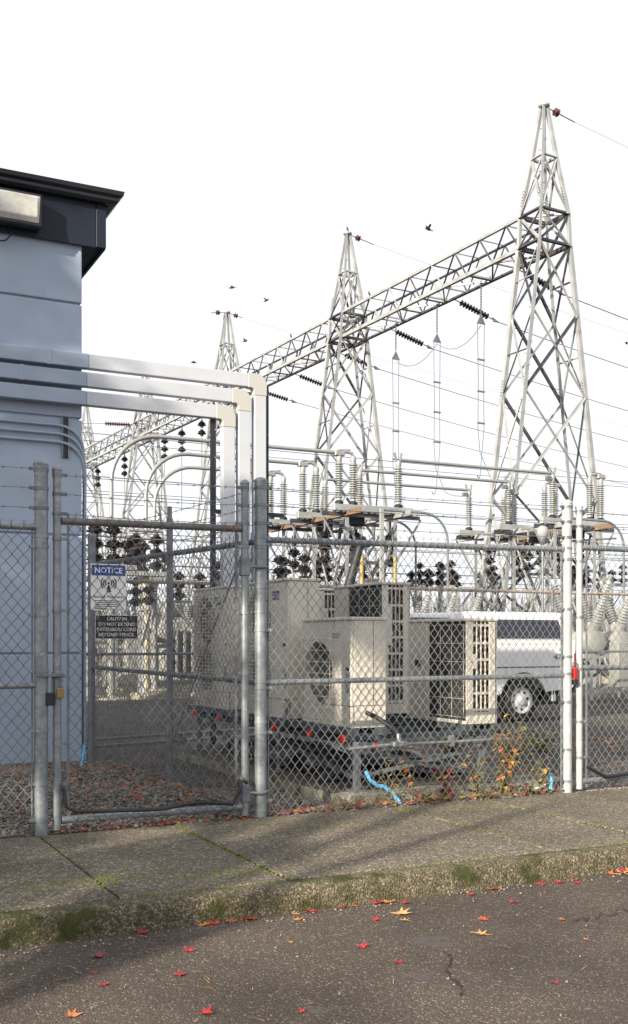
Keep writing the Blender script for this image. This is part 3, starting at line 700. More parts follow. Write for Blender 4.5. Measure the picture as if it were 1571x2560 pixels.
def ac_unit(name, s0, t0, H, W, kind, label, blue, extra=None):
    D = .33; a = thing(name, P(s0, t0, .60), label, 'air conditioner', 'beige condensers on the rack')
    lid = MB().box((-.014, -.012, H - .028), (D + .012, W + .012, H)).build('lid', cream, a, bevel=.008, seg=2)
    MB().box((0, .0, 0), (D, W, .03)).build('base_tray', cream, a, bevel=.004)
    nh = 2 if H > 1.1 else 1
    if kind == 'fan':
        fy0 = .33; fr_ = .29 if nh == 2 else .285
        m = MB(); hz = [(fy0 + (W - fy0)/2, .10 + (H - .2)*(2*k+1)/(2*nh) + (0 if nh == 2 else -.02), min(fr_, (W-fy0)/2 - .02)) for k in range(nh)]
        plate_hole(m, .0, fy0, W, .185, H - .03, hz); m.build('fan_panel', cream, a, smooth=30)
        MB().box((.004, .003, .032), (.02, W - .003, .18)).build('lower_panel', cream, a, bevel=.003)
        MB().box((.0, .004, .186), (.02, fy0 - .004, H - .031)).build('service_panel', cream, a, bevel=.003)
        MB().box((.02, .0, .19), (D, .018, H - .03)).build('end_panel', cream, a, bevel=.003)
        MB().box((.03, .001, .032), (D*.62, .019, .186)).build('end_panel_lower', cream, a, bevel=.003)
        MB().box((D*.62+.004, -.001, .032), (D, .018, .186)).build('end_panel_lower', cream, a, bevel=.003)
        MB().box((D*.62, -.0015, .192), (D*.62 + .004, .0, H - .032)).build('seam', acdark, a)
        MB().box((.02, fy0 - .02, .03), (.26, fy0, H - .03)).build('partition', acgrey, a)
        MB().box((.02, W - .018, .03), (D, W, H - .03)).build('end_panel_back', cream, a)
        tall = nh == 2; c = MB().box((D - .06, fy0, .03), (D - .01, W - .02, H - .03)).build('coil', M('pale_fins', (.34, .33, .31), .6) if tall else acgrey, a)
        fm = MB()
        for q in range(26):
            y = fy0 + .01 + (W - fy0 - .04)*q/25; fm.box((D - .075, y, .2), (D - .06, y + .006, H - .06))
        tag(fm.build('coil_fins', acgrey if tall else acdark, c), kind='stuff')
        for (cy, cz, r) in hz:
            fan = MB().cyl((.10, cy, cz), (.16, cy, cz), .06, 14)
            for b in range(3):
                vs = []
                for aa, rr, xx in ((0, .05, .11), (.0, r*.9, .10), (.9, r*.92, .15), (1.1, .05, .15)):
                    ang = aa + b*2.094; vs.append((xx, cy + rr*math.cos(ang), cz + rr*math.sin(ang)))
                fan.add(vs, [(0, 1, 2, 3)])
            fan.build('fan', M('pale_fan', (.36, .35, .33), .6) if tall else acgrey, a)
            g_ = MB()
            nq = 17 if tall else 7
            for q in range(nq):
                z = cz - r - .02 + (2*r + .04)*q/(nq - 1); g_.tube([(.0, cy - r - .03, z), (-.03, cy - r - .01, z), (-.03, cy + r + .01, z), (0, cy + r + .03, z)], .0035, 4)
            nv = 7 if tall else 2
            for q in range(nv):
                y = cy - r + 2*r*q/(nv - 1); g_.tube([(0, y, cz - r - .05), (-.028, y, cz - r - .02), (-.028, y, cz + r + .02), (0, y, cz + r + .05)], .0035, 4)
            g_.build('fan_guard', cream, a)
        hy = .07
        for (x_, y_, z_) in ((-.006, hy, H*.52),):
            MB().box((x_, y_ - .045, z_ - .032), (.001, y_ + .045, z_ + .032)).build('handle_plate', cream, a, bevel=.004)
            MB().box((x_ - .001, y_ - .034, z_ - .006), (x_ + .001, y_ + .034, z_ + .022)).build('handle_recess', acdark, a)
        MB().box((-.002, .04, .30), (.001, .11, .47)).build('rating_label', M('rating_label', (.30, .36, .42), .5, 0, (.12, .16, .22), 60), a)
        # maker's badge
        bd = inst('badge', MB().box((-.004, .20, H - .20), (.0, .36, H - .115)).mesh('badge', M('badge_blue', (.045, .06, .10), .4) if blue else M('badge_silver', (.55, .54, .52), .35)), a)
        dm = MB(); s_ = .016
        for (yy, zz) in ((0, s_*.87), (-s_, -s_*.87), (s_, -s_*.87)):
            cy, cz = .325 + yy*1.0, H - .158 + zz
            dm.add([(-.006, cy, cz + s_*.9), (-.006, cy - s_*.9 if yy == 0 else cy - s_*.9, cz), (-.006, cy, cz - s_*.9), (-.006, cy + s_*.9, cz)], [(0, 1, 2, 3)])
        dm.build('logo', inkw if blue else inkm, bd)
        for q, tx in enumerate(('MITSUBISHI', 'ELECTRIC')):
            text_part('logo_text', tx, inkw if blue else inkm, bd, (-.006, .252, H - .147 - .024*q), (R(90), 0, R(-90)), .08 if q == 0 else .064, .016, .01)
        if extra == 'louvre':
            for q in range(7): MB().box((.10, -.006, .30 + q*.028), (.22, .001, .312 + q*.028)).build('louvre', cream, a)
    else:
        MB().box((D - .02, .0, .03), (D, W, H - .03)).build('fan_panel', cream, a)
        pz = .32
        MB().box((.0, W - pz, .03), (.03, W, H - .03)).build('corner_panel', cream, a, bevel=.004)
        MB().box((.03, W - .018, .03), (D - .02, W, H - .03)).build('end_panel_back', cream, a)
        for q in range(5): MB().box((-.006, W - .17, .30 + q*.03), (.001, W - .08, .312 + q*.03)).build('louvre', cream, a)
        MB().box((-.004, W - .20, .50*H + .03), (.001, W - .10, .50*H + .09)).build('handle_recess', acdark, a)
        c = MB().box((.022, .03, .03), (.06, W - pz, H - .03)).build('coil', acdark, a)
        fm = MB(); zz = .05
        while zz < H - .05: fm.box((.017, .03, zz), (.024, W - pz, zz + .012)); zz += .026
        tag(fm.build('coil_fins', M('dark_coil_fins', (.06, .06, .062), .5, .2), c), kind='stuff')
        g_ = MB()
        for q in range(int(H/.17) + 1): z = .06 + q*(H - .12)/int(H/.17); g_.cyl((.006, .03, z), (.006, W - pz, z), .0022, 4)
        for q in range(4): y = .05 + (W - pz - .07)*q/3; g_.cyl((.004, y, .05), (.004, y, H - .05), .0022, 4)
        g_.build('coil_guard', cream, a)
        # slotted end panel facing the street, with real openings to the coil behind
        cols = [(.0, .075), (.109, .121), (.155, .167), (.201, .213), (.247, D)]
        for xa, xb in cols: MB().box((xa, 0, .03), (xb, .014, H - .03)).build('end_panel_strip', cream, a, bevel=.003)
        nr = 5 if H < 1.1 else 7; zl = [.03] + [.115 + (H - .20)*q/nr for q in range(nr)] + [H - .075]
        for q, z in enumerate(zl):
            h = .045 if q == 0 else .022
            MB().box((.07, .002, z), (.25, .012, z + h + (.03 if q == 0 else 0))).build('end_panel_crossbar', cream, a)
        MB().box((.0, -.001, H*.52), (.112, .012, H - .25 if H > 1.1 else H*.66)).build('end_panel_blank', cream, a, bevel=.003)
        MB().box((.02, -.006, H*.585), (.09, .0, H*.60)).build('handle', cream, a, bevel=.003)
        MB().box((.02, .06, .03), (D - .03, .075, H - .03)).build('coil_end', acdark, a)
    return a
ac_unit('condenser_unit', 1.03, .44, .943, .95, 'fan', 'short beige condenser with single fan grille and louvred side by fence', False)
ac_unit('condenser_unit', 1.0, 1.65, 1.338, 1.05, 'fan', 'tall beige condenser behind the short fan unit, next to hinge post', True, 'louvre')
ac_unit('condenser_unit', 1.0, 3.18, 1.338, 1.05, 'fan', 'tall beige condenser at the far end, seen through the gate', True)
ac_unit('condenser_unit', 2.14, .37, .943, .95, 'coil', 'short condenser with dark coil face and slotted cream end panel', False)
ac_unit('condenser_unit', 2.14, 1.85, 1.338, 1.05, 'coil', 'tall condenser with dark louvred coil rising behind the short units', False)
ac_unit('condenser_unit', 2.14, 3.27, 1.338, 1.05, 'coil', 'tall condenser farthest back, slotted end glimpsed between two others', False)
pv = thing('drain_pipe', P(.9, 1.75), 'short grey drain line below the tall condenser', 'pipe')
MB().tube([(.08, -.12, .78), (.07, -.13, .72), (.05, -.13, .6), (.0, -.1, .5), (.0, -.1, .1)], .02, 8).build('pipe', galvd, pv, smooth=60)
for k, (s, t, pth, lb) in enumerate(((1.06, .26, [(0, 0, .26), (.02, -.04, .19), (.07, -.07, .145), (.13, -.08, .135), (.18, -.13, .09), (.21, -.19, .02), (.215, -.2, -.02)], 'light blue drain tube drooping over the concrete pad edge'),
                              (2.86, .10, [(0, 0, .16), (.0, -.015, .11), (-.03, -.035, .06), (-.045, -.05, .02)], 'light blue tube stub at the white gate post foot'),
                              (-.42, 3.7, [(.0, 0, .24), (-.01, -.02, .16), (-.03, -.03, .08), (-.04, -.04, .02)], 'light blue tube stub beside the building corner'))):
    b = thing('blue_tube', P(s, t), lb, 'tube'); MB().tube(pth, .017, 8).build('tube', bluem, b, smooth=60)
wp = thing('white_hose', P(2.5, .06), 'short white hose end lying at the fence foot', 'hose')
MB().tube([(0, 0, .01), (.1, .02, .03), (.2, .0, .045), (.27, .01, .07)], .013, 6).build('hose', signw, wp, smooth=60)
for k in range(2):
    b = thing('ground_conduit', P(-.35, 4.9 + .12*k, yz(0, 5)), 'pale conduit running low across the yard gravel', 'conduit', 'conduits across the yard')
    MB().tube([(-.1, 0, .2 - .1*k), (.1, 0, .2 - .1*k), (2.2, .6, .2 - .1*k), (3.4, .9, .2 - .1*k)], .02, 6).build('pipe', galv, b, smooth=60)
    for x, y in ((.1, 0), (1.6, .43), (3.1, .83)): MB().box((x - .03, y - .03, -.05), (x + .03, y + .03, .19 - .1*k)).build('saddle', galvd, b)

# ================================================================== pickup truck (rear at +x, front at -x)
tk = thing('pickup_truck', P(8.79, 8.2, -.14), 'white pickup truck with canopy and dark side window behind condensers', 'truck')
def arch(cx, r, z0):   # points of a wheel arch from front to back
    return [(cx + r*math.cos(R(a)), max(z0, .40 + r*math.sin(R(a)))) for a in np.linspace(180, 0, 15)]
prof = [(-4.62, .62), (-4.05, .52)] + arch(-3.62, .47, .5) + [(-3.1, .50), (-.55, .52)] + arch(0, .48, .54) + [(.58, .56), (1.12, .60), (1.2, .72), (1.2, 1.50), (-1.28, 1.52), (-1.3, 1.50), (-2.72, 1.46), (-2.9, 1.42), (-4.3, 1.28), (-4.6, 1.12), (-4.68, .9)]
body = MB().prism(list(reversed(prof)), 0, 1.95).build('body', paintw, tk, bevel=.02, seg=2)
def green(x0, x1, x0t, x1t, z0, z1, inset, mat, name, par):
    m = MB(); m.add([(x0, .04, z0), (x1, .04, z0), (x1, 1.91, z0), (x0, 1.91, z0), (x0t, .04+inset, z1), (x1t, .04+inset, z1), (x1t, 1.91-inset, z1), (x0t, 1.91-inset, z1)],
        [(0,3,2,1),(4,5,6,7),(0,1,5,4),(1,2,6,5),(2,3,7,6),(3,0,4,7)]); return m.build(name, mat, par, bevel=.05, seg=3)
cab = green(-3.0, -1.30, -2.35, -1.38, 1.45, 1.98, .13, paintw, 'cab', tk)
can = green(-1.24, 1.16, -1.2, 1.0, 1.505, 2.02, .10, paintw, 'canopy', tk)
def side_glass(xa, xb, xat, xbt, z0, z1, par, nm='window'):
    y = lambda z: .04 + .10*(z - 1.505)/.515 - .006
    MB().add([(xa, y(z0), z0), (xb, y(z0), z0), (xbt, y(z1), z1), (xat, y(z1), z1), (xa, y(z0)+.012, z0), (xb, y(z0)+.012, z0), (xbt, y(z1)+.012, z1), (xat, y(z1)+.012, z1)],
        [(0,1,2,3),(7,6,5,4),(0,4,5,1),(1,5,6,2),(2,6,7,3),(3,7,4,0)]).build(nm, glassk, par)
side_glass(-1.05, .98, -1.0, .88, 1.53, 1.88, can)
y_ = lambda z: .04 + .13*(z - 1.45)/.53 - .006
MB().add([(x, y_(z), z) for x, z in ((-2.72, 1.5), (-1.45, 1.5), (-1.5, 1.9), (-2.3, 1.9))], [(0,1,2,3)]).build('window', glassk, cab)
MB().box((-1.27, -.004, 1.0), (1.19, .0, 1.022)).build('trim', blackm, tk); MB().box((-1.0, -.003, 1.43), (1.19, .0, 1.437)).build('crease', M('panel_gap', (.2, .2, .21), .6), tk)
MB().box((-1.30, -.002, .56), (-1.285, .0, 1.46)).build('panel_gap', blackm, tk)
text_part('decal', '4X4', inkm, tk, (.86, -.004, 1.20), RX, .36, .10, .02, .2)
MB().box((1.2, .03, .52), (1.36, 1.92, .74)).build('bumper', M('bumper_dark', (.04, .04, .045), .4), tk, bevel=.03, seg=2)
MB().box((1.17, -.012, .95), (1.215, .12, 1.26)).build('tail_light', M('tail_lens', (.16, .01, .012), .3), tk, bevel=.01)
ar = MB(); vs = []; fs = []
for i, a in enumerate(np.linspace(180, 0, 25)):
    c, s = math.cos(R(a)), math.sin(R(a)); vs += [(.48*c, -.006, .40 + .48*s), (.52*c, -.006, .40 + .52*s), (.48*c, .25, .40 + .48*s)]
for i in range(24): fs += [(3*i, 3*i+1, 3*i+4, 3*i+3), (3*i+2, 3*i, 3*i+3, 3*i+5)]
ar.add(vs, fs).build('arch_lip', blackm, tk)
MB().box((-4.3, .25, .3), (1.0, 1.7, .62)).build('underbody', blackm, tk)
tyre = MB().lathe([(.24, .02), (.30, .0), (.37, .012), (.395, .04), (.40, .07), (.40, .20), (.395, .23), (.24, .25)], 40, ax='y', close=False).mesh('tyre', tyrem, smooth=40)
rimb = MB().lathe([(.245, .03), (.235, .02), (.225, .05), (.20, .085), (.12, .075), (.085, .06), (.085, .03), (.06, .02), (.0, .018)], 36, ax='y', close=False).mesh('rim', rimm, smooth=35)
hole = MB().cyl((0, -.004, 0), (0, .012, 0), .026, 10).mesh('hole', blackm)
for cx in (0, -3.62):
    for yy, fl_ in ((.02, 0), (1.93, math.pi)):
        w0 = inst('wheel', tyre, tk, (cx, yy, .40), (0, 0, fl_))
        ri = inst('rim', rimb, w0)
        if fl_ == 0:
            for q in range(8): a = q*math.pi/4 + .2; inst('rim_hole', hole, ri, (.165*math.cos(a), .075, .165*math.sin(a)))

# ================================================================== plants at the fence foot and fallen leaves
def leaf_poly(lobes=5):
    pts = []
    ang = [-90, -62, -40, -18, 8, 28, 48, 68, 90]; rad = [.18, .55, .36, .95, .45, 1.05, .5, .62, 1.15]
    half = [(r*math.cos(R(a)), r*math.sin(R(a))) for a, r in zip(ang, rad)]
    pts = half + [(-x, y) for x, y in reversed(half[1:-1])]
    return pts
LP = leaf_poly()
def leaf_mesh(name, mat, curl, seed):
    rr = random.Random(seed); m = MB(); z = lambda x, y: curl*(x*x*.9 + y*y*.35) + rr.uniform(-.08, .08)*curl*2
    vs = [(0, -.1, .02)] + [(x, y, max(0, z(x, y))) for x, y in LP]; n = len(LP)
    fs = [(0, 1 + i, 1 + (i+1) % n) for i in range(n)]
    m.add(vs, fs); m.tube([(0, -.15, .02), (.05, -.6, .04), (.1, -.95, .0)], .025, 3)
    return m.mesh(name, mat)
LM = {'red': [leaf_mesh('red_leaf', leafr, .5, i) for i in range(4)], 'orange': [leaf_mesh('orange_leaf', leafo, .35, 10 + i) for i in range(4)],
      'tan': [leaf_mesh('tan_leaf', leaft, .3, 20 + i) for i in range(3)], 'brown': [leaf_mesh('brown_leaf', leafb, .5, 30 + i) for i in range(3)]}
road_leaves = [('red', 243, 2292, 36), ('red', 235, 2333, 18), ('red', 257, 2363, 30), ('red', 473, 2278, 34), ('red', 448, 2340, 34), ('red', 346, 2226, 34), ('red', 515, 2437, 44), ('red', 753, 2434, 28), ('red', 905, 2269, 32), ('red', 998, 2309, 26), ('red', 1388, 2361, 22), ('red', 1283, 2157, 26), ('red', 1177, 2137, 20), ('red', 1400, 2106, 26), ('red', 1354, 2112, 28), ('red', 754, 2170, 36), ('red', 852, 2165, 22), ('red', 930, 2152, 36), ('red', 1443, 2108, 24), ('red', 1015, 2158, 24),
               ('orange', 180, 2441, 44), ('tan', 1001, 2184, 52), ('tan', 1014, 2202, 26), ('tan', 1202, 2236, 44), ('orange', 965, 2152, 34), ('orange', 882, 2164, 20), ('tan', 738, 2186, 22), ('orange', 1466, 2251, 14), ('tan', 727, 2257, 12)]
for i in range(9): road_leaves.append((('orange', 'orange', 'red', 'brown')[i % 4], 498 + i*17 + random.uniform(-8, 8), 2202 + 6*math.sin(i) - i*1.6, 30))
for i in range(16): road_leaves.append((('brown', 'brown', 'orange', 'red')[i % 4], random.choice((505, 540, 590, 760, 930, 1230, 1420)) + random.uniform(-26, 26), 2200 - .11*0, random.uniform(16, 28)))
for i in range(5): road_leaves.append((('orange', 'tan', 'red')[i % 3], 1530 + i*12, 2078 + random.uniform(-8, 12), 34))
for c, px, py, wpx in road_leaves:
    py = py + 100
    if c == 'brown': py = 2306 - .1115*(px - 480) + random.uniform(-3, 3)
    z = -.14; s, t = gp(px, py*1.0, z)
    zr = -.142 + .012*sm((-t-2.2)/3); t = min(t, -2.24)
    Yd = (P(s, t)).y; size = wpx*Yd/F_PX/2*1.2
    o = inst('%s_leaf' % ('tan' if c == 'tan' else c), random.choice(LM[c]), None, P(s, t, zr + .004), (random.uniform(-.12, .12), random.uniform(-.12, .12), random.uniform(0, 6.28)), size)
    kerbside = t > -2.45
    tag(o, {'red': 'small crimson maple leaf', 'orange': 'curled orange maple leaf', 'tan': 'pale tan maple leaf', 'brown': 'dark brown maple leaf'}[c] + (' fallen against the kerb' if kerbside else ' lying on the open asphalt'), 'leaf',
        c + (' leaves against the kerb' if kerbside else ' leaves on the asphalt'))
# needles, seeds and grit on the road
m = MB(); rz = lambda t: -.142 + .012*sm((-t-2.2)/3) + .005
for _ in range(420):
    s = random.uniform(-3, 4); t = -2.25 - 3.2*random.random()**1.4; q = random.uniform(0, 3.14); l_ = random.uniform(.012, .045); w_ = random.uniform(.0012, .0022)
    c_, s_ = math.cos(q), math.sin(q); z = rz(t)
    m.add([(s - l_*c_ - w_*s_, t - l_*s_ + w_*c_, z), (s - l_*c_ + w_*s_, t - l_*s_ - w_*c_, z), (s + l_*c_, t + l_*s_, z + .004)], [(0, 1, 2)])
tag(m.build('needle_litter', leaft, road), kind='stuff')
gr = [(random.uniform(-3, 4), -2.24 - .1*abs(random.gauss(0, 1)), 0) for _ in range(260)] + [(random.uniform(-3, 4), random.uniform(-5, -2.3), 0) for _ in range(160)]
scatter('grit', pebm, [(s, t, rz(t)) for s, t, _ in gr], .003, .009, .7, road, seed=9)
# leaf litter behind the fence
def litter(name, spots, label):
    mats = [leafb, leafo, leafr, leaft, leafg]; V = []; Fs = []; mi = []
    for (s, t, z, r, c) in spots:
        q = random.uniform(0, 6.28); cu = random.uniform(.2, .7); tx, ty = random.uniform(-.45, .45), random.uniform(-.45, .45); o = len(V)
        for x, y in [(0, 0)] + LP:
            zz = cu*(x*x + .4*y*y)*.6 + tx*x + ty*y
            V.append((s + r*(x*math.cos(q) - y*math.sin(q)), t + r*(x*math.sin(q) + y*math.cos(q)), z + r*max(-.1, zz)))
        n = len(LP)
        for i in range(n): Fs.append((o, o+1+i, o+1+(i+1) % n)); mi.append(c)
    me = bpy.data.meshes.new(name); me.from_pydata(V, [], Fs)
    for m in mats: me.materials.append(m)
    me.polygons.foreach_set('material_index', mi); me.update()
    return tag(site(inst(name, me)), label, 'leaves', kind='stuff')
sp = []
for _ in range(520):
    s = random.uniform(-1.9, -.05); t = random.uniform(.0, 3.5)
    if random.random() < .35 + .65*sm((s + 1.1)/1.1): sp.append((s, t, yz(s, t) + .025, random.uniform(.022, .046), random.choice((0, 0, 0, 0, 1, 1, 2))))
for _ in range(60): sp.append((random.uniform(-.9, -.1), random.uniform(2.2, 4.0), .06, random.uniform(.02, .04), random.choice((0, 1, 1))))
litter('leaf_litter', sp, 'brown and orange leaves scattered over the gravel bed')
sp = []
for _ in range(420):
    s = random.uniform(.03, 2.95); t = random.gauss(.03, .05); sp.append((s, t, .012 + random.uniform(0, .02), random.uniform(.012, .03), random.choice((0, 0, 1, 1, 2, 3, 4))))
for _ in range(90): s = random.uniform(-1.6, 0); t = random.gauss(-.02, .025); sp.append((s, t, .01, random.uniform(.015, .03), random.choice((0, 0, 1, 1, 2))))
litter('leaf_litter', sp, 'strip of red, brown and green leaves along the fence foot')
sp = []
for _ in range(420):
    s = random.uniform(2.9, 7.5); t = random.uniform(.35, 4.5); sp.append((s, t, yz(s, t) + .02, random.uniform(.02, .05), random.choice((0, 0, 1, 1, 2, 3))))
for _ in range(300):
    s = random.uniform(.3, 3.3); t = random.uniform(.1, 4.9); sp.append((s, t, (.1 if .78 < s < 3.1 and .15 < t < 4.7 else yz(s, t)) + .012, random.uniform(.015, .04), random.choice((0, 0, 0, 1, 2))))
litter('leaf_litter', sp, 'drift of orange and brown leaves behind the vehicle gate and under the rack')
# small plants
def plant(s, t, h, nst, cols, label, spread=.12, lsize=.03, name='weed_plant'):
    z0 = yz(s, t) if not (.78 < s < 3.1 and .13 < t < 4.7) else .09
    p = thing(name, P(s, t, z0), label, 'plant'); st = MB(); lv = {}
    for k in range(nst):
        a = random.uniform(0, 6.28); hh = h*random.uniform(.55, 1); dx, dy = spread*math.cos(a)*random.uniform(.3, 1), spread*math.sin(a)*random.uniform(.3, 1)
        pa = [Vector((dx*f*f, dy*f*f, hh*f)) for f in np.linspace(0, 1, 6)]
        st.tube(pa, .0035, 4)
        for f in np.linspace(.18, 1, int(5 + 12*hh)):
            b = Vector((dx*f*f, dy*f*f, hh*f)); q = random.uniform(0, 6.28); r = lsize*random.uniform(.6, 1.25)
            d = Vector((math.cos(q), math.sin(q), random.uniform(-.5, .4))).normalized(); sd_ = d.cross(Vector((0, 0, 1))).normalized()*r*.55; upv = Vector((0, 0, -.25*r))
            b2 = b + d*r*.5
            m = lv.setdefault(random.choices(range(len(cols)), weights=[c[1] for c in cols])[0], MB())
            m.add([b2, b2 + d*r + sd_, b2 + d*r*2 + upv, b2 + d*r - sd_, b2 + d*r*.4 + sd_*.7, b2 + d*r*.4 - sd_*.7], [(0, 4, 1, 2), (0, 2, 3, 5)])
    st.build('stem', stemm, p)
    for k, m in lv.items(): tag(m.build('foliage', cols[k][0], p), kind='stuff')
    return p
plant(2.36, .10, .62, 15, [(leafo, 4), (leafy, 3), (leafg, 2)], 'tall orange and yellow weed climbing beside the pad corner', .17, .034)
plant(2.52, .2, .75, 5, [(leafg, 4), (leafy, 1), (leafo, 1)], 'green topped weed rising behind the red strut cap', .1, .032)
plant(1.72, .06, .34, 10, [(leafr, 4), (leafb, 2), (leafg, 1)], 'dark red leaved weed against the concrete pad', .1, .034)
plant(1.42, .1, .55, 2, [(leafo, 3), (leaft, 2)], 'sparse orange leaved stem in front of the rack brace', .1, .04)
plant(1.20, .1, .48, 3, [(leafg, 3), (leafy, 2)], 'small green weed beside the blue drain tube', .09, .03)
plant(2.62, .06, .12, 9, [(leafg, 4), (leafy, 1), (leafr, 1)], 'low green creeper at the foot of the fence near white post', .2, .026)
plant(2.15, .03, .11, 10, [(leafg, 4), (leafy, 2), (leafb, 1)], 'low yellowish creeper along the pad front', .25, .022)
plant(2.05, .07, .42, 8, [(leafg, 4), (leafy, 3), (leafo, 1)], 'mid height green and yellow weed left of the tall orange weed', .16, .032)
plant(2.74, .1, .38, 8, [(leafg, 5), (leafy, 2)], 'leafy green weed between the orange weed and white post', .16, .034)
plant(1.5, .03, .13, 9, [(leafg, 3), (leafy, 2), (leafr, 1)], 'low mixed creeper under the blue drain tube', .22, .024)
plant(.75, .05, .12, 8, [(leafg, 2), (leafb, 2), (leafr, 2)], 'low brownish creeper by the pad left corner', .25, .022)
plant(3.0, 1.9, .35, 22, [(leafg, 5), (leafy, 1)], 'bushy dark green shrub clump behind the white post', .35, .04, 'shrub')
plant(4.1, 2.3, .35, 22, [(leafg, 5), (leafo, 1)], 'low green shrub clump inside the vehicle gate', .45, .04, 'shrub')
plant(5.0, 2.9, .3, 20, [(leafg, 5), (leafy, 1)], 'sprawling green shrub clump farther inside the vehicle gate', .5, .04, 'shrub')
# ================================================================== substation steelwork
TP = Vector((8.03, 37.0, 0)); TD = Vector((-6.49, 11.6, 0)); SPAN = TD.length; WV = TD.normalized(); PV = Vector((WV.y, -WV.x, 0))
TROT = math.atan2(PV.y, PV.x); ZG = -.14
def half(z):
    if z < 15.1: return .675 + (15.1 - z)*.131, .55 + (15.1 - z)*.008
    if z < 16.2: return .675 - (z - 15.1)/1.1*.06, .55
    if z < 18.2: f = (z - 16.2)/2; return .615*(1-f) + .30*f, .55*(1-f) + .29*f
    f = (z - 18.2)/1.8; return .30*(1-f) + .07*f, .29*(1-f) + .07*f
CN = ((-1, -1), (1, -1), (1, 1), (-1, 1))
def cpt(c, z): a, b = half(z); return (c[0]*a, c[1]*b, z)
def tower(i, label, detail):
    o = thing('lattice_tower', TP + TD*i + Vector((0, 0, 0)), label, 'tower', 'row of lattice towers', TROT)
    for ci, c in enumerate(CN):
        zs = [ZG - .3, 6.3, 15.1, 16.2, 18.2, 20.0]
        m = MB()
        for a, b in zip(zs[:-1], zs[1:]): m.angle(cpt(c, a), cpt(c, b), .15 if a < 15 else .12, .018, c[0]*c[1])
        lg = m.build('leg', latt, o)
        MB().box((c[0]*half(0)[0] - .3, c[1]*half(0)[1] - .3, ZG - .3), (c[0]*half(0)[0] + .3, c[1]*half(0)[1] + .3, ZG + .25)).build('footing', concm, lg)
        m = MB()
        for z in (9.9, 16.6, 3.1):
            for q in range(6): p = cpt(c, z + q*.1); m.cyl((p[0] - .1, p[1], p[2]), (p[0] + .1, p[1], p[2]), .014, 5)
        tag(m.build('bolts', galvd, lg), kind='stuff')
    lv = [ZG, 2.9, 6.3, 9.9, 12.7, 15.1]; B = MB()
    def br(p, q, w_=.085, fl=1):
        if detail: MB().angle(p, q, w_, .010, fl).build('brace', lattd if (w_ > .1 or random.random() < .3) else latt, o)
        else: B.angle(p, q, w_, .010, fl)
    for z0, z1 in zip(lv[:-1], lv[1:]):
        for k in range(4):
            c0, c1 = CN[k], CN[(k+1) % 4]; wd = .09 if k % 2 == 0 else .06
            br(cpt(c0, z0), cpt(c1, z1), wd); br(cpt(c1, z0), cpt(c0, z1), wd, -1)
            if z0 > 9 and k % 2: 
                zm = (z0+z1)/2; br(cpt(c0, zm), cpt(c1, zm), .05)
    for z, w_ in ((15.1, .14), (16.2, .13), (18.2, .09)):
        for k in range(4): br(cpt(CN[k], z), cpt(CN[(k+1) % 4], z), w_)
    br(cpt(CN[0], 15.1), cpt(CN[2], 15.1), .07); br(cpt(CN[1], 16.2), cpt(CN[3], 16.2), .07)
    for k in range(4):
        c0, c1 = CN[k], CN[(k+1) % 4]
        br(cpt(c0, 15.1), cpt(c1, 16.2), .08); br(cpt(c1, 15.1), cpt(c0, 16.2), .08, -1)
        br(cpt(c0, 16.2), cpt(c1, 18.2), .07); br(cpt(c1, 16.2), cpt(c0, 18.2), .07, -1)
    if not detail: B.build('bracing', latt, o)
    st = MB()
    for z in np.arange(3.5, 19.5, .4):
        p = cpt(CN[0], z); st.cyl((p[0], p[1], z), (p[0] - .17 if int(z/.4) % 2 else p[0], p[1] - (0 if int(z/.4) % 2 else .17), z), .012, 5)
    tag(st.build('step_bolts', galvd, o), kind='stuff')
    MB().lathe([(.16, 19.98), (.20, 20.02), (.20, 20.08), (.1, 20.12)], 14).build('peak_cap', latt, o, smooth=40)
    return o
tnames = ['tallest looking lattice tower beside the white gate post', 'lattice tower rising between fan unit and slotted units', 'lattice tower peak showing above the white duct elbow', 'lattice tower seen under the white ducts', 'farthest lattice tower against the building edge']
for i in range(5): tower(i, tnames[i], i < 2)
def beam(i, label, detail):
    o = thing('truss_beam', TP + TD*i, label, 'truss', 'box truss between lattice towers', TROT)
    y0, y1, a, z0, z1 = .57, SPAN - .57, .60, 15.1, 16.2; nb = 8; st = (y1 - y0)/nb; B = MB()
    for x in (-a, a):
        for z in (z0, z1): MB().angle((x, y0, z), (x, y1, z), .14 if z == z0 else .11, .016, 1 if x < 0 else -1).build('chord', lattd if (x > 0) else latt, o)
    def br(p, q, w_=.06, fl=1):
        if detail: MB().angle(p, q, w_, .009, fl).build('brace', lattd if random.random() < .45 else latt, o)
        else: B.angle(p, q, w_, .009, fl)
    for k in range(nb):
        ya, ym, yb = y0 + k*st, y0 + (k+.5)*st, y0 + (k+1)*st
        for x in (-a, a): br((x, ya, z0), (x, ym, z1), .075); br((x, ym, z1), (x, yb, z0), .075, -1)
        br((-a, ym, z1), (a, ym, z1), .05)
        br((-a, ya, z0), (a, ya, z0), .07); br((-a, ya, z0), (a, yb, z0), .06) if k % 2 else br((a, ya, z0), (-a, yb, z0), .06)
    if not detail: B.build('bracing', latt, o)
bn = ['box truss beam between the tallest tower and the next', 'box truss beam disappearing behind the white duct elbow', 'box truss beam seen below the white ducts with brown insulators', 'box truss beam at the far end beside the building edge']
for i in range(4): beam(i, bn[i], i < 2)

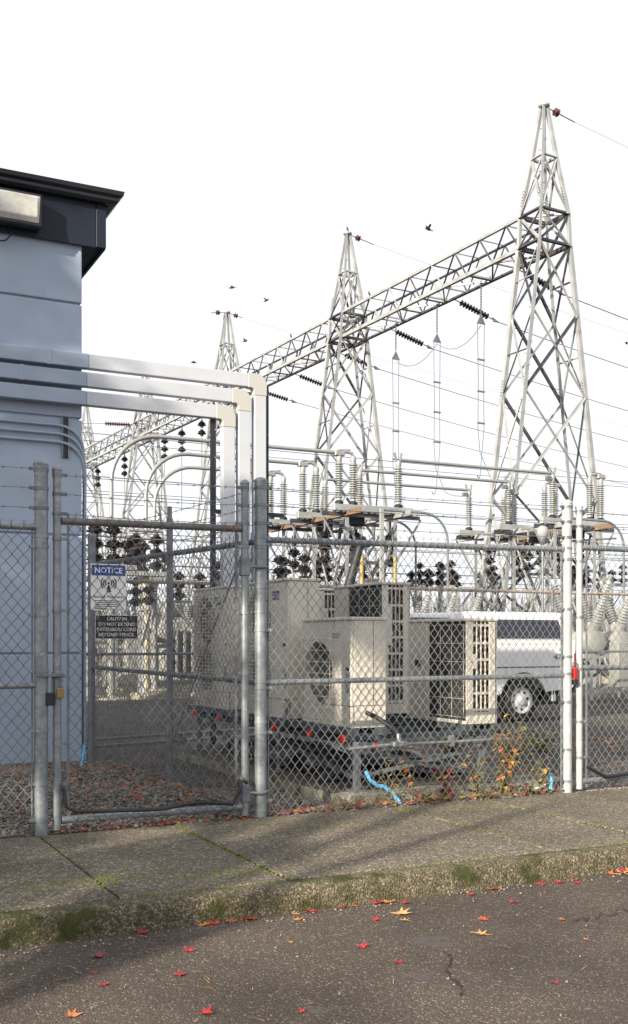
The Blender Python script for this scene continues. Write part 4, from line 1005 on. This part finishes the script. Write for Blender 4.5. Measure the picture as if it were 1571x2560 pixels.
# insulators ----------------------------------------------------------------
disc = MB().lathe([(.03, -.07), (.045, -.05), (.06, -.02), (.127, .012), (.125, .028), (.09, .022), (.07, .034), (.04, .03), (.03, .075)], 14).mesh('disc', insb, smooth=35)
discr = disc.copy(); discr.materials[0] = insr
bell = MB().lathe([(.06, 0), (.10, .02), (.10, .06), (.25, .10), (.26, .13), (.18, .135), (.20, .17), (.215, .20), (.15, .205), (.17, .24), (.10, .25), (.08, .32)], 16).mesh('bell', insb, smooth=35)
def shed_profile(h, n, r0, r1):
    pr = [(r0*1.15, 0), (r0*1.15, .06)]
    for k in range(n):
        z = .07 + (h - .14)*k/n; d = (h - .14)/n; pr += [(r0, z), (r1, z + d*.30), (r1*.98, z + d*.42), (r0, z + d*.62)]
    return pr + [(r0*1.15, h - .06), (r0*1.15, h)]
post_ins = MB().lathe(shed_profile(1.14, 15, .065, .125), 14).mesh('post_insulator', insg, smooth=25)
poly_ins = MB().lathe(shed_profile(1.35, 20, .015, .045), 8).mesh('polymer_insulator', M('polymer_grey', (.13, .15, .18), .5), smooth=25)
def chord_y(px, x=.6, z=15.1):
    """distance along the tower row of the beam point seen in image column px"""
    r = (px - 785.5)/F_PX; b = TP + PV*x; return (r*b.y - b.x)/(WV.x - r*WV.y)
def wire(name, pts, r, label, group, mat=None, cat='wire'):
    o = MB().tube(pts, r, 5).build(name, mat or condm, None, smooth=60); return tag(o, label, cat, group)
def sagline(a, b, sag, n=14): a, b = Vector(a), Vector(b); return [a.lerp(b, i/n) - Vector((0, 0, 4*sag*(i/n)*(1-i/n))) for i in range(n+1)]
STL = ('behind the tallest tower legs', 'beside the jumper nearest the tallest tower', 'between the second and third jumpers', 'seen through the second tower legs', 'touching the second tower far leg edge', 'just clear of the white duct elbow')
strings = [(1297, -1, .26), (1137, -1, .26), (978, -1, .25), (850, -1, .22), (738, -1, .22), (650, -1, .18)]
for k, (px, _, drop) in enumerate(strings):
    y = chord_y(px); base = TP + WV*y + PV*.6; base.z = 15.06
    d = (PV + Vector((0, 0, -drop))).normalized(); q = Vector((0, 0, 1)).rotation_difference(d).to_euler()
    o = thing('strain_insulator', base, 'dark disc insulator string pulling from the truss, ' + STL[k], 'insulator', 'strain insulator strings on the truss', 0); o.rotation_euler = q
    MB().cyl((0, 0, -.02), (0, 0, .28), .02, 6).build('link', galvd, o)
    for c in range(10): inst('disc', disc, o, (0, 0, .34 + .148*c))
    MB().cyl((0, 0, 1.8), (0, 0, 2.05), .022, 6).build('link', galvd, o)
    MB().add([(-.12, -.02, 2.0), (.12, -.02, 2.0), (.0, -.02, 2.35), (-.12, .02, 2.0), (.12, .02, 2.0), (0, .02, 2.35)], [(0,1,2),(5,4,3),(0,3,4,1),(1,4,5,2),(2,5,3,0)]).build('clamp_plate', galvd, o)
    e0 = base + d*2.3; e1 = e0 + PV*70 + Vector((0, 0, -3.5))
    wire('line_conductor', sagline(e0, e1, 1.6), .018, 'thin line conductor running from insulator string out past the towers', 'line conductors leaving the truss')
for k, i in enumerate((0, 1, 2)):
    c = TP + TD*i; c.z = 20.04
    for sg_ in ((1,) if i < 2 else (1, -1)):
        d = (PV*sg_ + Vector((0, 0, -.16))).normalized()
        o = thing('shield_insulator', c + d*.19, 'single red brown disc insulator tied to tower peak', 'insulator', 'disc insulators at the tower peaks', 0); o.rotation_euler = Vector((0, 0, 1)).rotation_difference(d).to_euler()
        MB().cyl((0, 0, -.05), (0, 0, .25), .018, 6).build('link', galvd, o)
        for q in range(2): inst('disc', discr, o, (0, 0, .30 + .12*q), scale=1.1)
        MB().cyl((0, 0, .45), (0, 0, 1.25 if i < 2 else .8), .02, 6).build('grip', galvd, o)
        if sg_ > 0: wire('shield_wire', sagline(c + d*1.3, c + PV*80 + Vector((0, 0, -6)), 1), .006, 'hair thin shield wire leaving tower peak', 'shield wires')
# vertical jumpers with twin drops to the bus
drops = []
for k, (px, zb) in enumerate(((1203, 13.55), (1093, 13.5), (990, 13.5))):
    y = chord_y(px, .0); base = TP + WV*y; base.z = 15.1
    o = thing('jumper_insulator', base, 'thin grey suspension insulator with triangular yoke, %s the tallest tower along the truss' % ('nearest to', 'second from', 'third from')[k], 'insulator', 'jumper insulators under the truss', TROT)
    MB().bar((-.6, 0, .02), (.6, 0, .02), .06, .06).build('hanger', latt, o)
    inst('polymer_insulator', poly_ins, o, (0, 0, -1.40))
    MB().add([(-.2, -.02, -1.75), (.2, -.02, -1.75), (0, -.02, -1.38), (-.2, .02, -1.75), (.2, .02, -1.75), (0, .02, -1.38)], [(0,1,2),(5,4,3),(0,3,4,1),(1,4,5,2),(2,5,3,0)]).build('yoke', galvd, o)
    b = Vector((base.x, base.y, 0)); zt = 13.35; zl = 8.2 - .25*k
    j = thing('twin_drop', Vector((b.x, b.y, zl)), 'twin conductor drop with spacer rungs, %s the tallest tower' % ('nearest to', 'second from', 'third from')[k], 'conductor', 'twin conductor drops', TROT)
    for sx in (-.16, .16):
        pts = [(sx, 0, zt - zl + .02), (sx*.8, 0, 3.0), (sx*.9, 0, 1.2), (sx*.3, 0, .3)] + [(-sx*f*(7 if sx > 0 else 5), -f*1.2, -.2 - 1.1*f**.6 + .5*f*f) for f in (.25, .5, .75, 1.0)]
        MB().tube(pts, .016, 5).build('conductor', condm, j, smooth=60)
    for z in (1.4, 2.6, 3.8): MB().bar((-.17, 0, z), (.17, 0, z), .05, .06).build('spacer', galvd, j)
    drops.append(b)
    if k: wire('jumper_loop', sagline(prev, Vector((b.x, b.y, 13.3)), .5), .014, 'slack jumper wire looping between truss insulators', 'jumper loops')
    prev = Vector((b.x, b.y, 13.3))
# underhung dark bells on the far truss
for px, nb_ in ((505, 2), (455, 3), (412, 3), (312, 3), (245, 3), (540, 2)):
    y = chord_y(px); base = TP + WV*y + PV*.6; base.z = 15.06
    o = thing('hanging_insulator', base, 'dark brown bell insulator stack hanging under the far truss', 'insulator', 'bell insulators under the far truss', TROT)
    MB().cyl((0, 0, 0), (0, 0, -.3), .05, 6).build('hanger', galvd, o)
    for q in range(nb_): inst('bell', bell, o, (0, 0, -.62 - .52*q), scale=(1.05, 1.05, 1.35))
    MB().cyl((0, 0, -.5*nb_ - .1), (0, 0, -5.2), .025, 5).build('drop_wire', condm, o)
for px, yk in ((420, 0), (330, 0)):
    y = chord_y(px, -.6, 15.6); base = TP + WV*y - PV*.6; base.z = 16.15
    d = (-PV + Vector((0, 0, -.05))).normalized()
    o = thing('strain_insulator', base, 'rust brown disc string pointing away from the far truss', 'insulator', 'brown disc strings on the far truss', 0); o.rotation_euler = Vector((0, 0, 1)).rotation_difference(d).to_euler()
    for c in range(11): inst('disc', discr, o, (0, 0, .2 + .16*c), scale=1.2)
    MB().cyl((0, 0, -.02), (0, 0, 2.2), .02, 6).build('rod', galvd, o)
    wire('line_conductor', sagline(base + d*2.1, base + d*60 + Vector((0, 0, -2)), .5), .018, 'thin conductor running left from the brown disc string', 'left hand conductors')

# disconnect switches -------------------------------------------------------
SW0 = Vector((.543, 30.0, 0)); ZB = 5.25
def swp(s, k, z=0): v = SW0 + U*(s - .12*k) + N*(2.12*k); return Vector((v.x, v.y, z))
order = ('nearest', 'middle', 'rear')
for grp, (off, mir, gname) in enumerate(((0., 1, 'left'), (9.95, -1, 'right'))):
    for k in range(3):
        o = thing('disconnect_switch', swp(off, k, ZB), 'disconnect switch with three grey ribbed post insulators, %s phase beside %s' % (order[k], ('duct elbow', 'white gate post')[grp]), 'switch', 'disconnect switches')
        X = lambda x: x*mir
        b = MB().box((min(X(0), X(2.6)), -.09, -.20), (max(X(0), X(2.6)), .09, 0)).build('base_beam', latt, o, bevel=.01)
        for x in (.19, .645, 2.146):
            q = inst('post_insulator', post_ins, o, (X(x), 0, .10))
            MB().lathe([(.10, .0), (.13, .02), (.13, .05), (.08, .10)], 10).build('foot', blackm, q).location = (0, 0, -.1)
            MB().lathe([(.085, 1.13), (.09, 1.22), (.06, 1.28)], 10).build('head', alum, q, smooth=40)
        for x in (.1, .3, .6, 1.2, 2.1, 2.5): MB().box((X(x) - .02, -.12, -.24), (X(x) + .02, .12, -.2)).build('clamp', galvd, o)
        MB().box((X(.19) - .16, -.08, 1.36), (X(.19) + .16, .08, 1.50)).build('hinge', alum, o, bevel=.02)
        MB().tube([(X(.19), 0, 1.46), (X(.45), 0, 1.50), (X(.6), 0, 1.46), (X(.645), 0, 1.35)], .05, 8).build('contact_arm', alum, o, smooth=50)
        MB().tube([(X(.15), 0, 1.52), (X(.55), 0, 1.56)], .02, 6).build('spring', galvd, o)
        for dx in (-.07, .05): MB().bar((X(2.146) + dx, 0, 1.36), (X(2.146) + dx*2, 0, 1.6), .04, .08).build('jaw', alum, o)
    # stand
    st = thing('switch_stand', swp(off, 0, 0), 'braced steel stand carrying the disconnect switches beside %s' % ('duct elbow', 'tallest tower')[grp], 'stand', 'switch stands')
    X = lambda x: x*mir
    for x in (.45, 2.05):
        MB().angle((X(x), -.9, ZB - .27), (X(x) - .1, 5.2, ZB - .27), .16, .018, 1).build('top_beam', rust if x < 1 else latt, st)
        for y in (.0, 2.1, 4.3):
            MB().angle((X(x), y, ZG - .2), (X(x), y, ZB - .3), .12, .014, 1).build('column', latt, st)
        for y0, y1 in ((0, 2.1), (2.1, 4.3)):
            MB().angle((X(x), y0, .6), (X(x), y1, ZB - .5), .07, .01).build('brace', latt, st); MB().angle((X(x), y1, .6), (X(x), y0, ZB - .5), .07, .01, -1).build('brace', latt, st)
    for y in (0, 2.1, 4.3):
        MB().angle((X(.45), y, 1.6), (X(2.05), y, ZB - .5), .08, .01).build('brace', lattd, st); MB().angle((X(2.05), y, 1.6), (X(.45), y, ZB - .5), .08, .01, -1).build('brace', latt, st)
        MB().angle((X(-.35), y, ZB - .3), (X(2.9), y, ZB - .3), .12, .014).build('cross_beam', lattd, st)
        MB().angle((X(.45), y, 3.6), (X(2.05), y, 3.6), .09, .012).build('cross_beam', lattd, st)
        MB().angle((X(-.35), y, ZB - .35), (X(.45), y, 3.6), .07, .01).build('knee_brace', latt, st); MB().angle((X(2.9), y, ZB - .35), (X(2.05), y, 3.6), .07, .01).build('knee_brace', latt, st)
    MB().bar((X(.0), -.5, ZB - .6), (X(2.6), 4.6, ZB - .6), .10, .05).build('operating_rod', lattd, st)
    for y in (.4, 2.4): MB().box((X(.9) - .25, y - .2, ZB - .55), (X(.9) + .25, y + .2, ZB - .3)).build('gearbox', strutk, st, bevel=.03)
    for x in (.2, 1.2, 2.4):
        for y in (.9, 3.0):
            q = inst('hanging_bell', bell, st, (X(x), y, ZB - .95), scale=(.85, .85, 1.0)); inst('bell', bell, q, (0, 0, -.36)); inst('bell', bell, q, (0, 0, -.72))
            MB().cyl((X(x), y, ZB - .65), (X(x), y, ZB - .28), .04, 6).build('hanger', galvd, st)
    for y in (.9, 3.0): MB().angle((X(-.3), y, ZB - .28), (X(2.7), y, ZB - .28), .08, .012).build('cross_beam', latt, st)
# bus tubes: across, and left over to bent droppers
for k in range(3):
    z = ZB + 1.40
    o = thing('bus_tube', swp(2.2, k, z), 'straight aluminium bus tube spanning the two switch stands, %s phase' % order[k], 'bus tube', 'bus tubes')
    MB().cyl((0, 0, 0), (5.6, 0, 0), .05, 8).build('tube', alum, o, smooth=50)
    MB().box((5.35, -.06, -.22), (5.6, .06, -.10)).build('counterweight', galvd, o)
    xe = (-5.25, -3.55, -2.5)[k]; r_ = 1.25; pts = [(-.05, 0, 0), (xe + .0, 0, 0)]
    pts += [(xe - r_*math.sin(R(a)), 0, -r_*(1 - math.cos(R(a)))) for a in np.linspace(10, 90, 9)] + [(xe - r_, 0, -2.25)]
    o = thing('bent_bus_tube', swp(.1, k, z + .05), 'pale bus tube arching down to a pedestal, %s phase' % order[k], 'bus tube', 'bent bus tubes')
    MB().tube(pts, .055, 8).build('tube', alum, o, smooth=60)
    px_ = xe - r_
    pd = thing('bus_pedestal', swp(.1 + px_, k, ZG), 'cream bus pedestal with stacked dark bell insulators, %s phase' % order[k], 'pedestal', 'bus pedestals')
    zt = z + .05 - 2.25 - ZG
    MB().lathe([(.22, -.1), (.22, .02), (.10, .05), (.09, zt - 1.25)], 14).build('column', M('cream_paint', (.50, .45, .33), .6) if k == 1 else tankm, pd, smooth=40)
    MB().lathe([(.45, -.3), (.45, 0.0), (.40, .05)], 16).build('footing', concm, pd)
    MB().box((-.6, -.25, zt - 1.27), (.6, .25, zt - 1.15)).build('cross_head', latt, pd)
    for x in ((-.42, .05, .42), (-.3, .3), (-.35, .4))[k]:
        for q in range(3 if x < .4 else 2):
            b = inst('bell', bell, pd, (x, 0, zt - 1.15 + .36*q), scale=(.9, .9, 1.12))
    MB().cyl((-.5, 0, zt + .0), (.5, 0, zt + .0), .05, 8).build('terminal', alum, pd)

# circuit breakers with ribbed bushings --------------------------------------
bush = MB().lathe([(.13, 0), (.14, .08)] + [p for k in range(14) for p in ((.075 - .0018*k, .10 + .085*k), (.155 - .004*k, .125 + .085*k), (.15 - .004*k, .14 + .085*k))] + [(.05, 1.32), (.06, 1.36), (.06, 1.46), (.02, 1.48)], 14).mesh('bushing', insg, smooth=25)
def breaker(loc, label, rot=TH, sc=1.0):
    o = thing('circuit_breaker', loc, label, 'breaker', 'circuit breakers', rot); o.scale = (sc,)*3
    for x in (-1.0, 1.0):
        for y in (-.55, .55): MB().angle((x, y, -.2), (x, y, 1.15), .10, .012).build('leg', latt, o)
    MB().box((-1.3, -.6, 1.15), (1.3, .6, 1.27)).build('frame', latt, o)
    MB().box((-.45, -1.0, .35), (.45, -.62, 1.6)).build('cabinet', tankm, o, bevel=.02)
    for x in (-.9, 0, .9):
        t_ = MB().lathe([(.20, -.75), (.30, -.70), (.31, -.4), (.29, -.38), (.29, .38), (.31, .4), (.30, .7), (.20, .75)], 18, (x, 0, 1.6), 'y').build('tank', tankm, o, smooth=40)
        for sg_ in (-1, 1):
            MB().cyl((x, sg_*.45, 1.75), (x, sg_*.62, 2.1), .17, 12).build('turret', tankm, t_, smooth=50)
            inst('bushing', bush, t_, (x, sg_*.60, 2.06), (-sg_*R(25), 0, 0))
    for y in (-.55, .55): MB().angle((-1, y, .1), (1, y, 1.1), .06, .008).build('brace', latt, o)
    return o
def at(px, Y, z=ZG): return Vector((ray(px, Y), Y, z))
breaker(at(1515, 27.5), 'circuit breaker with tilted ribbed bushings inside the vehicle gate', sc=.92)
breaker(at(1085, 26.5), 'circuit breaker with tilted bushings showing above the white truck', sc=.82)
breaker(at(640, 31), 'circuit breaker mostly hidden behind the tall condenser')
breaker(at(330, 36), 'circuit breaker seen through the gate below the far tower', sc=1.1)
breaker(at(1330, 44), 'circuit breaker standing between the feet of the tallest tower')
# transformer / cabinets deeper in the yard
def transformer(loc, label, rot=TH):
    o = thing('transformer', loc, label, 'transformer', 'transformers in the yard', rot)
    MB().box((-1.3, -.8, -.2), (1.3, .8, 2.3)).build('tank', tankm, o, bevel=.04)
    for sg_ in (-1, 1):
        for q in range(8): MB().box((-1.2 + q*.32, sg_*1.0 - .18, .3), (-1.14 + q*.32, sg_*1.0 + .18, 2.0)).build('radiator_fin', tankm, o)
    for x in (-.8, 0, .8): inst('bushing', bush, o, (x, 0, 2.28), (0, 0, 0), 1.1)
    MB().cyl((-1.2, .5, 2.75), (1.2, .5, 2.75), .3, 14).build('conservator', tankm, o, smooth=50)
    for x in (-.9, .9): MB().box((x - .05, .45, 2.3), (x + .05, .55, 2.5)).build('bracket', tankm, o)
transformer(at(470, 42), 'pale grey transformer with radiator fins beyond the gate')
transformer(at(1180, 52), 'pale grey transformer far behind the truck')
transformer(at(1620, 48), 'pale grey transformer at the right beyond the vehicle gate')
for k, (px, Y, h, lab) in enumerate(((905, 27, 3.72, 'short yellow marker post rising behind the tall condensers'), (988, 29, 3.8, 'yellow marker post beside the left switch stand'), (1070, 33, 2.6, 'yellow marker post behind the truck canopy'))):
    o = thing('marker_post', at(px, Y), lab, 'post'); MB().lathe([(.045, -.2), (.045, h - .05), (.03, h)], 10).build('pipe', yellowm, o, smooth=40); MB().lathe([(.3, -.3), (.3, .05), (.2, .08)], 10).build('footing', concm, o)
o = thing('cable_bushing', at(862, 25), 'slanted black cable bushing above the condensers', 'bushing')
MB().lathe([(.25, -.3), (.25, 0), (.06, .05), (.05, 2.5)], 12).build('post', galvd, o, smooth=40); MB().cyl((0, 0, 2.45), (.42, .0, 3.75), .13, 10, .09).build('black_sleeve', blackm, o, smooth=50); inst('bell', bell, o, (.42, 0, 3.7), (0, R(17), 0), .9)
# low bus supports with dark bells filling the middle yard
SUPL = ('beside the building corner', 'behind the NOTICE sign', 'left of the side fence middle post', 'behind the far condenser', 'behind the hinge stile', 'right of the hinge post', 'above the tall condenser lid', 'under the left switch stand', 'behind the coil condenser', 'left of the truck canopy', 'above the truck cab', 'right of the truck cab', 'at the tallest tower left foot', 'behind the white gate post', 'beyond the vehicle gate')
for k, (px, Y, zt) in enumerate(((225, 27, 3.3), (290, 31, 3.6), (355, 27.5, 3.0), (500, 29, 3.2), (560, 27, 3.4), (690, 25, 3.35), (735, 27, 3.5), (800, 33, 3.9), (930, 36, 4.2), (1050, 36, 4.0), (1100, 33, 3.8), (1135, 36, 3.9), (1230, 40, 4.2), (1440, 40, 4.2), (1530, 42, 4.4))):
    o = thing('bus_support', at(px, Y), 'slim steel bus support with dark bell insulators, ' + SUPL[k], 'support', 'bus supports in the yard')
    MB().angle((0, 0, -.2), (0, 0, zt - .7), .14, .016).build('column', latt, o)
    MB().box((-.75, -.06, zt - .72), (.75, .06, zt - .6)).build('cross_arm', latt, o)
    MB().angle((-.7, 0, zt - .75), (0, 0, zt - 1.6), .06, .01).build('brace', latt, o); MB().angle((.7, 0, zt - .75), (0, 0, zt - 1.6), .06, .01).build('brace', latt, o)
    o.rotation_euler = (0, 0, TH + random.choice((0, 0, 1.57)) + random.uniform(-.1, .1))
    for x in random.choice(((-.6, 0, .6), (-.6, .55), (-.5, .1))):
        for q in range(random.choice((2, 3, 3))): inst('bell', bell, o, (x, 0, zt - .6 + .27*q), scale=.85 - .06*q)
    MB().lathe([(.3, -.3), (.3, .08), (.25, .1)], 10).build('footing', concm, o)
# low bus tubes and strung wires over the yard
for k, (z, t, sa, sb) in enumerate(((4.35, 20.5, -9, 16), (3.75, 24, -10, 20), (4.9, 27, -12, 24), (3.3, 22, -10, 14), (6.4, 30, -14, 26), (7.4, 34, -14, 30), (8.3, 27, -14, 30), (5.6, 19, -12, 22), (4.0, 18.5, -12, 20), (6.0, 25, -12, 24), (9.2, 33, -14, 30), (3.5, 27, -12, 24), (5.2, 38, -16, 30), (4.4, 33, -14, 28))):
    wire('strung_wire', sagline(P(sa - 8, t, z + .3), P(sb + 14, t + 1.5, z + .2), .25, 10), .014, 'thin wire strung level across the substation yard', 'wires strung across the yard')
for k, (px, Y, z) in enumerate(((1040, 33, 5.6), (1120, 31, 5.3), (1500, 36, 5.8), (1560, 33, 5.6))):
    o = thing('bent_conduit', at(px, Y), 'grey hooped conduit in the yard, ' + ('behind the coil condenser', 'above the truck roof', 'inside the vehicle gate, farther one', 'inside the vehicle gate, nearer one')[k], 'conduit', 'hooped conduits in the yard')
    zz = 4.4
    pts = [(0, 0, -.2), (0, 0, zz)] + [(-.8 + .8*math.cos(R(a)), 0, zz + .8*math.sin(R(a))) for a in np.linspace(15, 90, 6)] + [(-2.2, 0, zz + .82)]
    MB().tube(pts, .04, 6).build('pipe', galv, o, smooth=60)
    MB().box((-2.28, -.05, ZG - ZG - .2), (-2.18, .05, zz + .85)).build('support', latt, o)
# round lamp on the right-hand stand
lm = thing('yard_lamp', at(1357, 32, ZG), 'round glass yard lamp on a post before the right switch stand', 'lamp')
MB().cyl((0, 0, -.2), (0, 0, 4.45), .04, 8).build('post', galv, lm, smooth=50)
MB().lathe([(.05, 4.4), (.10, 4.45), (.12, 4.6)], 12).build('holder', galvd, lm, smooth=40); MB().lathe([(.12, 4.6), (.17, 4.68), (.18, 4.8), (.15, 4.92), (.06, 4.98)], 16).build('globe', M('frosted_glass', (.30, .31, .32), .25), lm, smooth=50)

# ================================================================== birds
def bird(loc, rot, span, pose, label, group):
    o = thing('bird', loc, label, 'bird', group, rot)
    m = MB(); m.lathe([(.004, -.12), (.03, -.08), (.045, 0), (.035, .07), (.028, .10), (.022, .13), (.004, .16)], 8, ax='x')
    if pose == 'fly':
        up = random.uniform(.05, .16)
        for s_ in (-1, 1): m.add([(-.03, 0, .01), (.06, 0, .01), (.03, s_*span*.5, up), (-.05, s_*span, up*.4), (-.05, s_*span*.5, up*.9)], [(0, 1, 2, 4), (4, 2, 3)] if s_ > 0 else [(4, 2, 1, 0), (3, 2, 4)])
        m.add([(-.1, -.01, 0), (-.1, .01, 0), (-.2, .04, 0), (-.2, -.04, 0)], [(0, 1, 2, 3)])
        m.build('body', birdm, o, smooth=60)
    else:
        b = m.add([(-.1, -.015, 0), (-.1, .015, 0), (-.22, .025, -.01), (-.22, -.025, -.01)], [(0, 1, 2, 3)]).build('body', birdm, o, smooth=60); b.rotation_euler = (0, R(-62), 0); b.location = (0, 0, .14)
        lg = MB(); lg.cyl((0, -.015, -.01), (0, -.015, .06), .005, 4); lg.cyl((0, .015, -.01), (0, .015, .06), .005, 4); lg.build('legs', birdm, o)
for px, py, Y in ((1072, 573, 32), (581, 719, 42), (666, 751, 40), (613, 853, 48), (484, 906, 50), (1567, 858, 40)):
    bird(at(px, Y, zat(py, Y)), random.uniform(0, 6.28), .15, 'fly', 'small dark bird flying in the white sky', 'birds in flight')
def perch(i, loc, label):
    bird(TP + TD*i + PV*loc[0] + WV*loc[1] + Vector((0, 0, loc[2])), 2.2, .2, 'perch', label, 'perched birds')
perch(1, (0, 0, 20.12), 'dark bird perched on the second tower peak')
perch(0, (-.6, .57 + 7.5*(SPAN-1.14)/8 - 1.5, 16.24), 'dark bird perched on the truss top chord near middle')
perch(1, (-.6, 4.4, 16.24), 'dark bird perched on the truss left of the second tower')
perch(1, (.28, .2, 18.24), 'dark bird perched on the second tower upper ring')

# ================================================================== far bare scrub beyond the substation
rr = np.random.default_rng(11); V = []; Fs = []
for c in range(560):
    cx = rr.uniform(-45, 60); cy = rr.uniform(88, 112); hh = rr.uniform(2.0, 4.6) * (1.35 if rr.random() < .2 else 1)
    if c > 340: cy = rr.uniform(56, 68); cx = rr.uniform(.23*cy, .34*cy) if c % 2 else rr.uniform(-.22*cy, -.11*cy); hh = rr.uniform(1.0, 2.6)
    for q in range(34):
        a = rr.uniform(0, 6.28); tilt = rr.uniform(0, .5); L = hh*rr.uniform(.5, 1); bx = cx + rr.normal(0, .7); by = cy + rr.normal(0, .7); z0 = rr.uniform(-.3, hh*.45)
        d = np.array([math.cos(a)*tilt, math.sin(a)*tilt, 1.0]); d /= np.linalg.norm(d); wv = np.array([.035 + .03*rr.random(), 0, 0]); p = np.array([bx, by, z0]); o = len(V)
        V += [tuple(p - wv), tuple(p + wv), tuple(p + d*L*.6 + wv*.6), tuple(p + d*L), tuple(p + d*L*.6 - wv*.6)]; Fs.append((o, o+1, o+2, o+3, o+4))
me = bpy.data.meshes.new('bare_scrub'); me.from_pydata(V, [], Fs); me.materials.append(twigm)
tag(inst('bare_scrub', me), 'line of leafless grey brown scrub beyond the substation', 'scrub', kind='stuff')

# ================================================================== street trees across the road, behind the viewer (they shade the gate and building)
QD = Vector((.803, -.597, 0)); RD = Vector((-.597, -.803, 0))
def street_tree(q, r, h, clumps, label, nleaf, trunk_r=.09, seed=5):
    rg = random.Random(seed); b = QD*q + RD*r; o = thing('street_tree', Vector((b.x, b.y, -.3)), label, 'tree', 'street trees across the road', 0)
    MB().tube([(0, 0, 0), (.03, .02, h*.3), (-.02, 0, h*.6), (0, .03, h*.9)], [trunk_r*1.3, trunk_r, trunk_r*.75, trunk_r*.3], 10).build('trunk', barkm, o, smooth=60)
    lm_ = MB(); V = []; Fs = []
    for (cq, cz, rad) in clumps:
        c = QD*cq + RD*rg.uniform(-.45, .45); c = Vector((c.x, c.y, cz)); z0 = min(cz - .6, h*.8)*.8
        lm_.tube([(0, 0, z0), tuple(Vector((0, 0, z0)).lerp(c, .5) + Vector((0, 0, .3))), tuple(c)], [.06, .04, .015], 6)
        for _ in range(int(nleaf*rad*rad)):
            d = Vector((rg.gauss(0, 1), rg.gauss(0, 1), rg.gauss(0, 1))).normalized()*rad*rg.random()**.45; p = c + d; p.z = c.z + d.z*.85
            u_ = Vector((rg.gauss(0, 1), rg.gauss(0, 1), rg.gauss(0, 1))).normalized(); v_ = u_.cross(Vector((rg.gauss(0, 1), rg.gauss(0, 1), rg.gauss(0, 1)))).normalized(); s_ = rg.uniform(.07, .13); k = len(V)
            V += [tuple(p - u_*s_), tuple(p + v_*s_*.7), tuple(p + u_*s_), tuple(p - v_*s_*.7)]; Fs.append((k, k+1, k+2, k+3))
    lm_.build('limbs', barkm, o, smooth=60)
    me = bpy.data.meshes.new('crown'); me.from_pydata(V, [], Fs); me.materials.append(leafb); tag(inst('crown', me, o), kind='stuff')
street_tree(-3.62, 10.5, 8.5, [(-1.65, 9.3, .8), (-2.5, 9.0, .9), (-3.3, 9.2, 1.1), (-2.2, 10.3, 1.0), (-3.1, 7.9, .75), (-2.6, 7.3, .7), (-.85, 6.3, .34), (-1.2, 6.1, .45), (-1.05, 5.7, .36), (-2.1, 6.0, .5), (-1.95, 6.9, .5), (-2.1, 8.0, .6), (-2.9, 6.4, .5), (-3.6, 6.6, .7), (-3.7, 7.8, .8)], 'slender street tree across the road behind the viewer', 950, .12, 5)
street_tree(-8.6, 11.5, 13, [(0, 8.5, 1.7), (1.4, 9.0, 1.5), (-1.6, 9.0, 1.7), (.3, 10.1, 1.8), (-1.5, 11.6, 1.7), (1.6, 10.2, 1.5), (-2.0, 13.0, 1.4), (-1.6, 14.4, 1.1), (-3.2, 14.0, 1.4), (-3, 10, 1.6), (-3, 8, 1.5), (-.8, 7.2, 1.1), (.6, 7.0, .9), (1.9, 7.6, .9), (-2.2, 7.0, 1.1), (-1.3, 13.2, .9), (-2.6, 11.5, 1.5), (-3.6, 13, 1.4), (-3.2, 12, 1.4), (-4.2, 11, 1.4), (-4.2, 9, 1.4)], 'broad street tree across the road behind the viewer', 840, .16, 6)
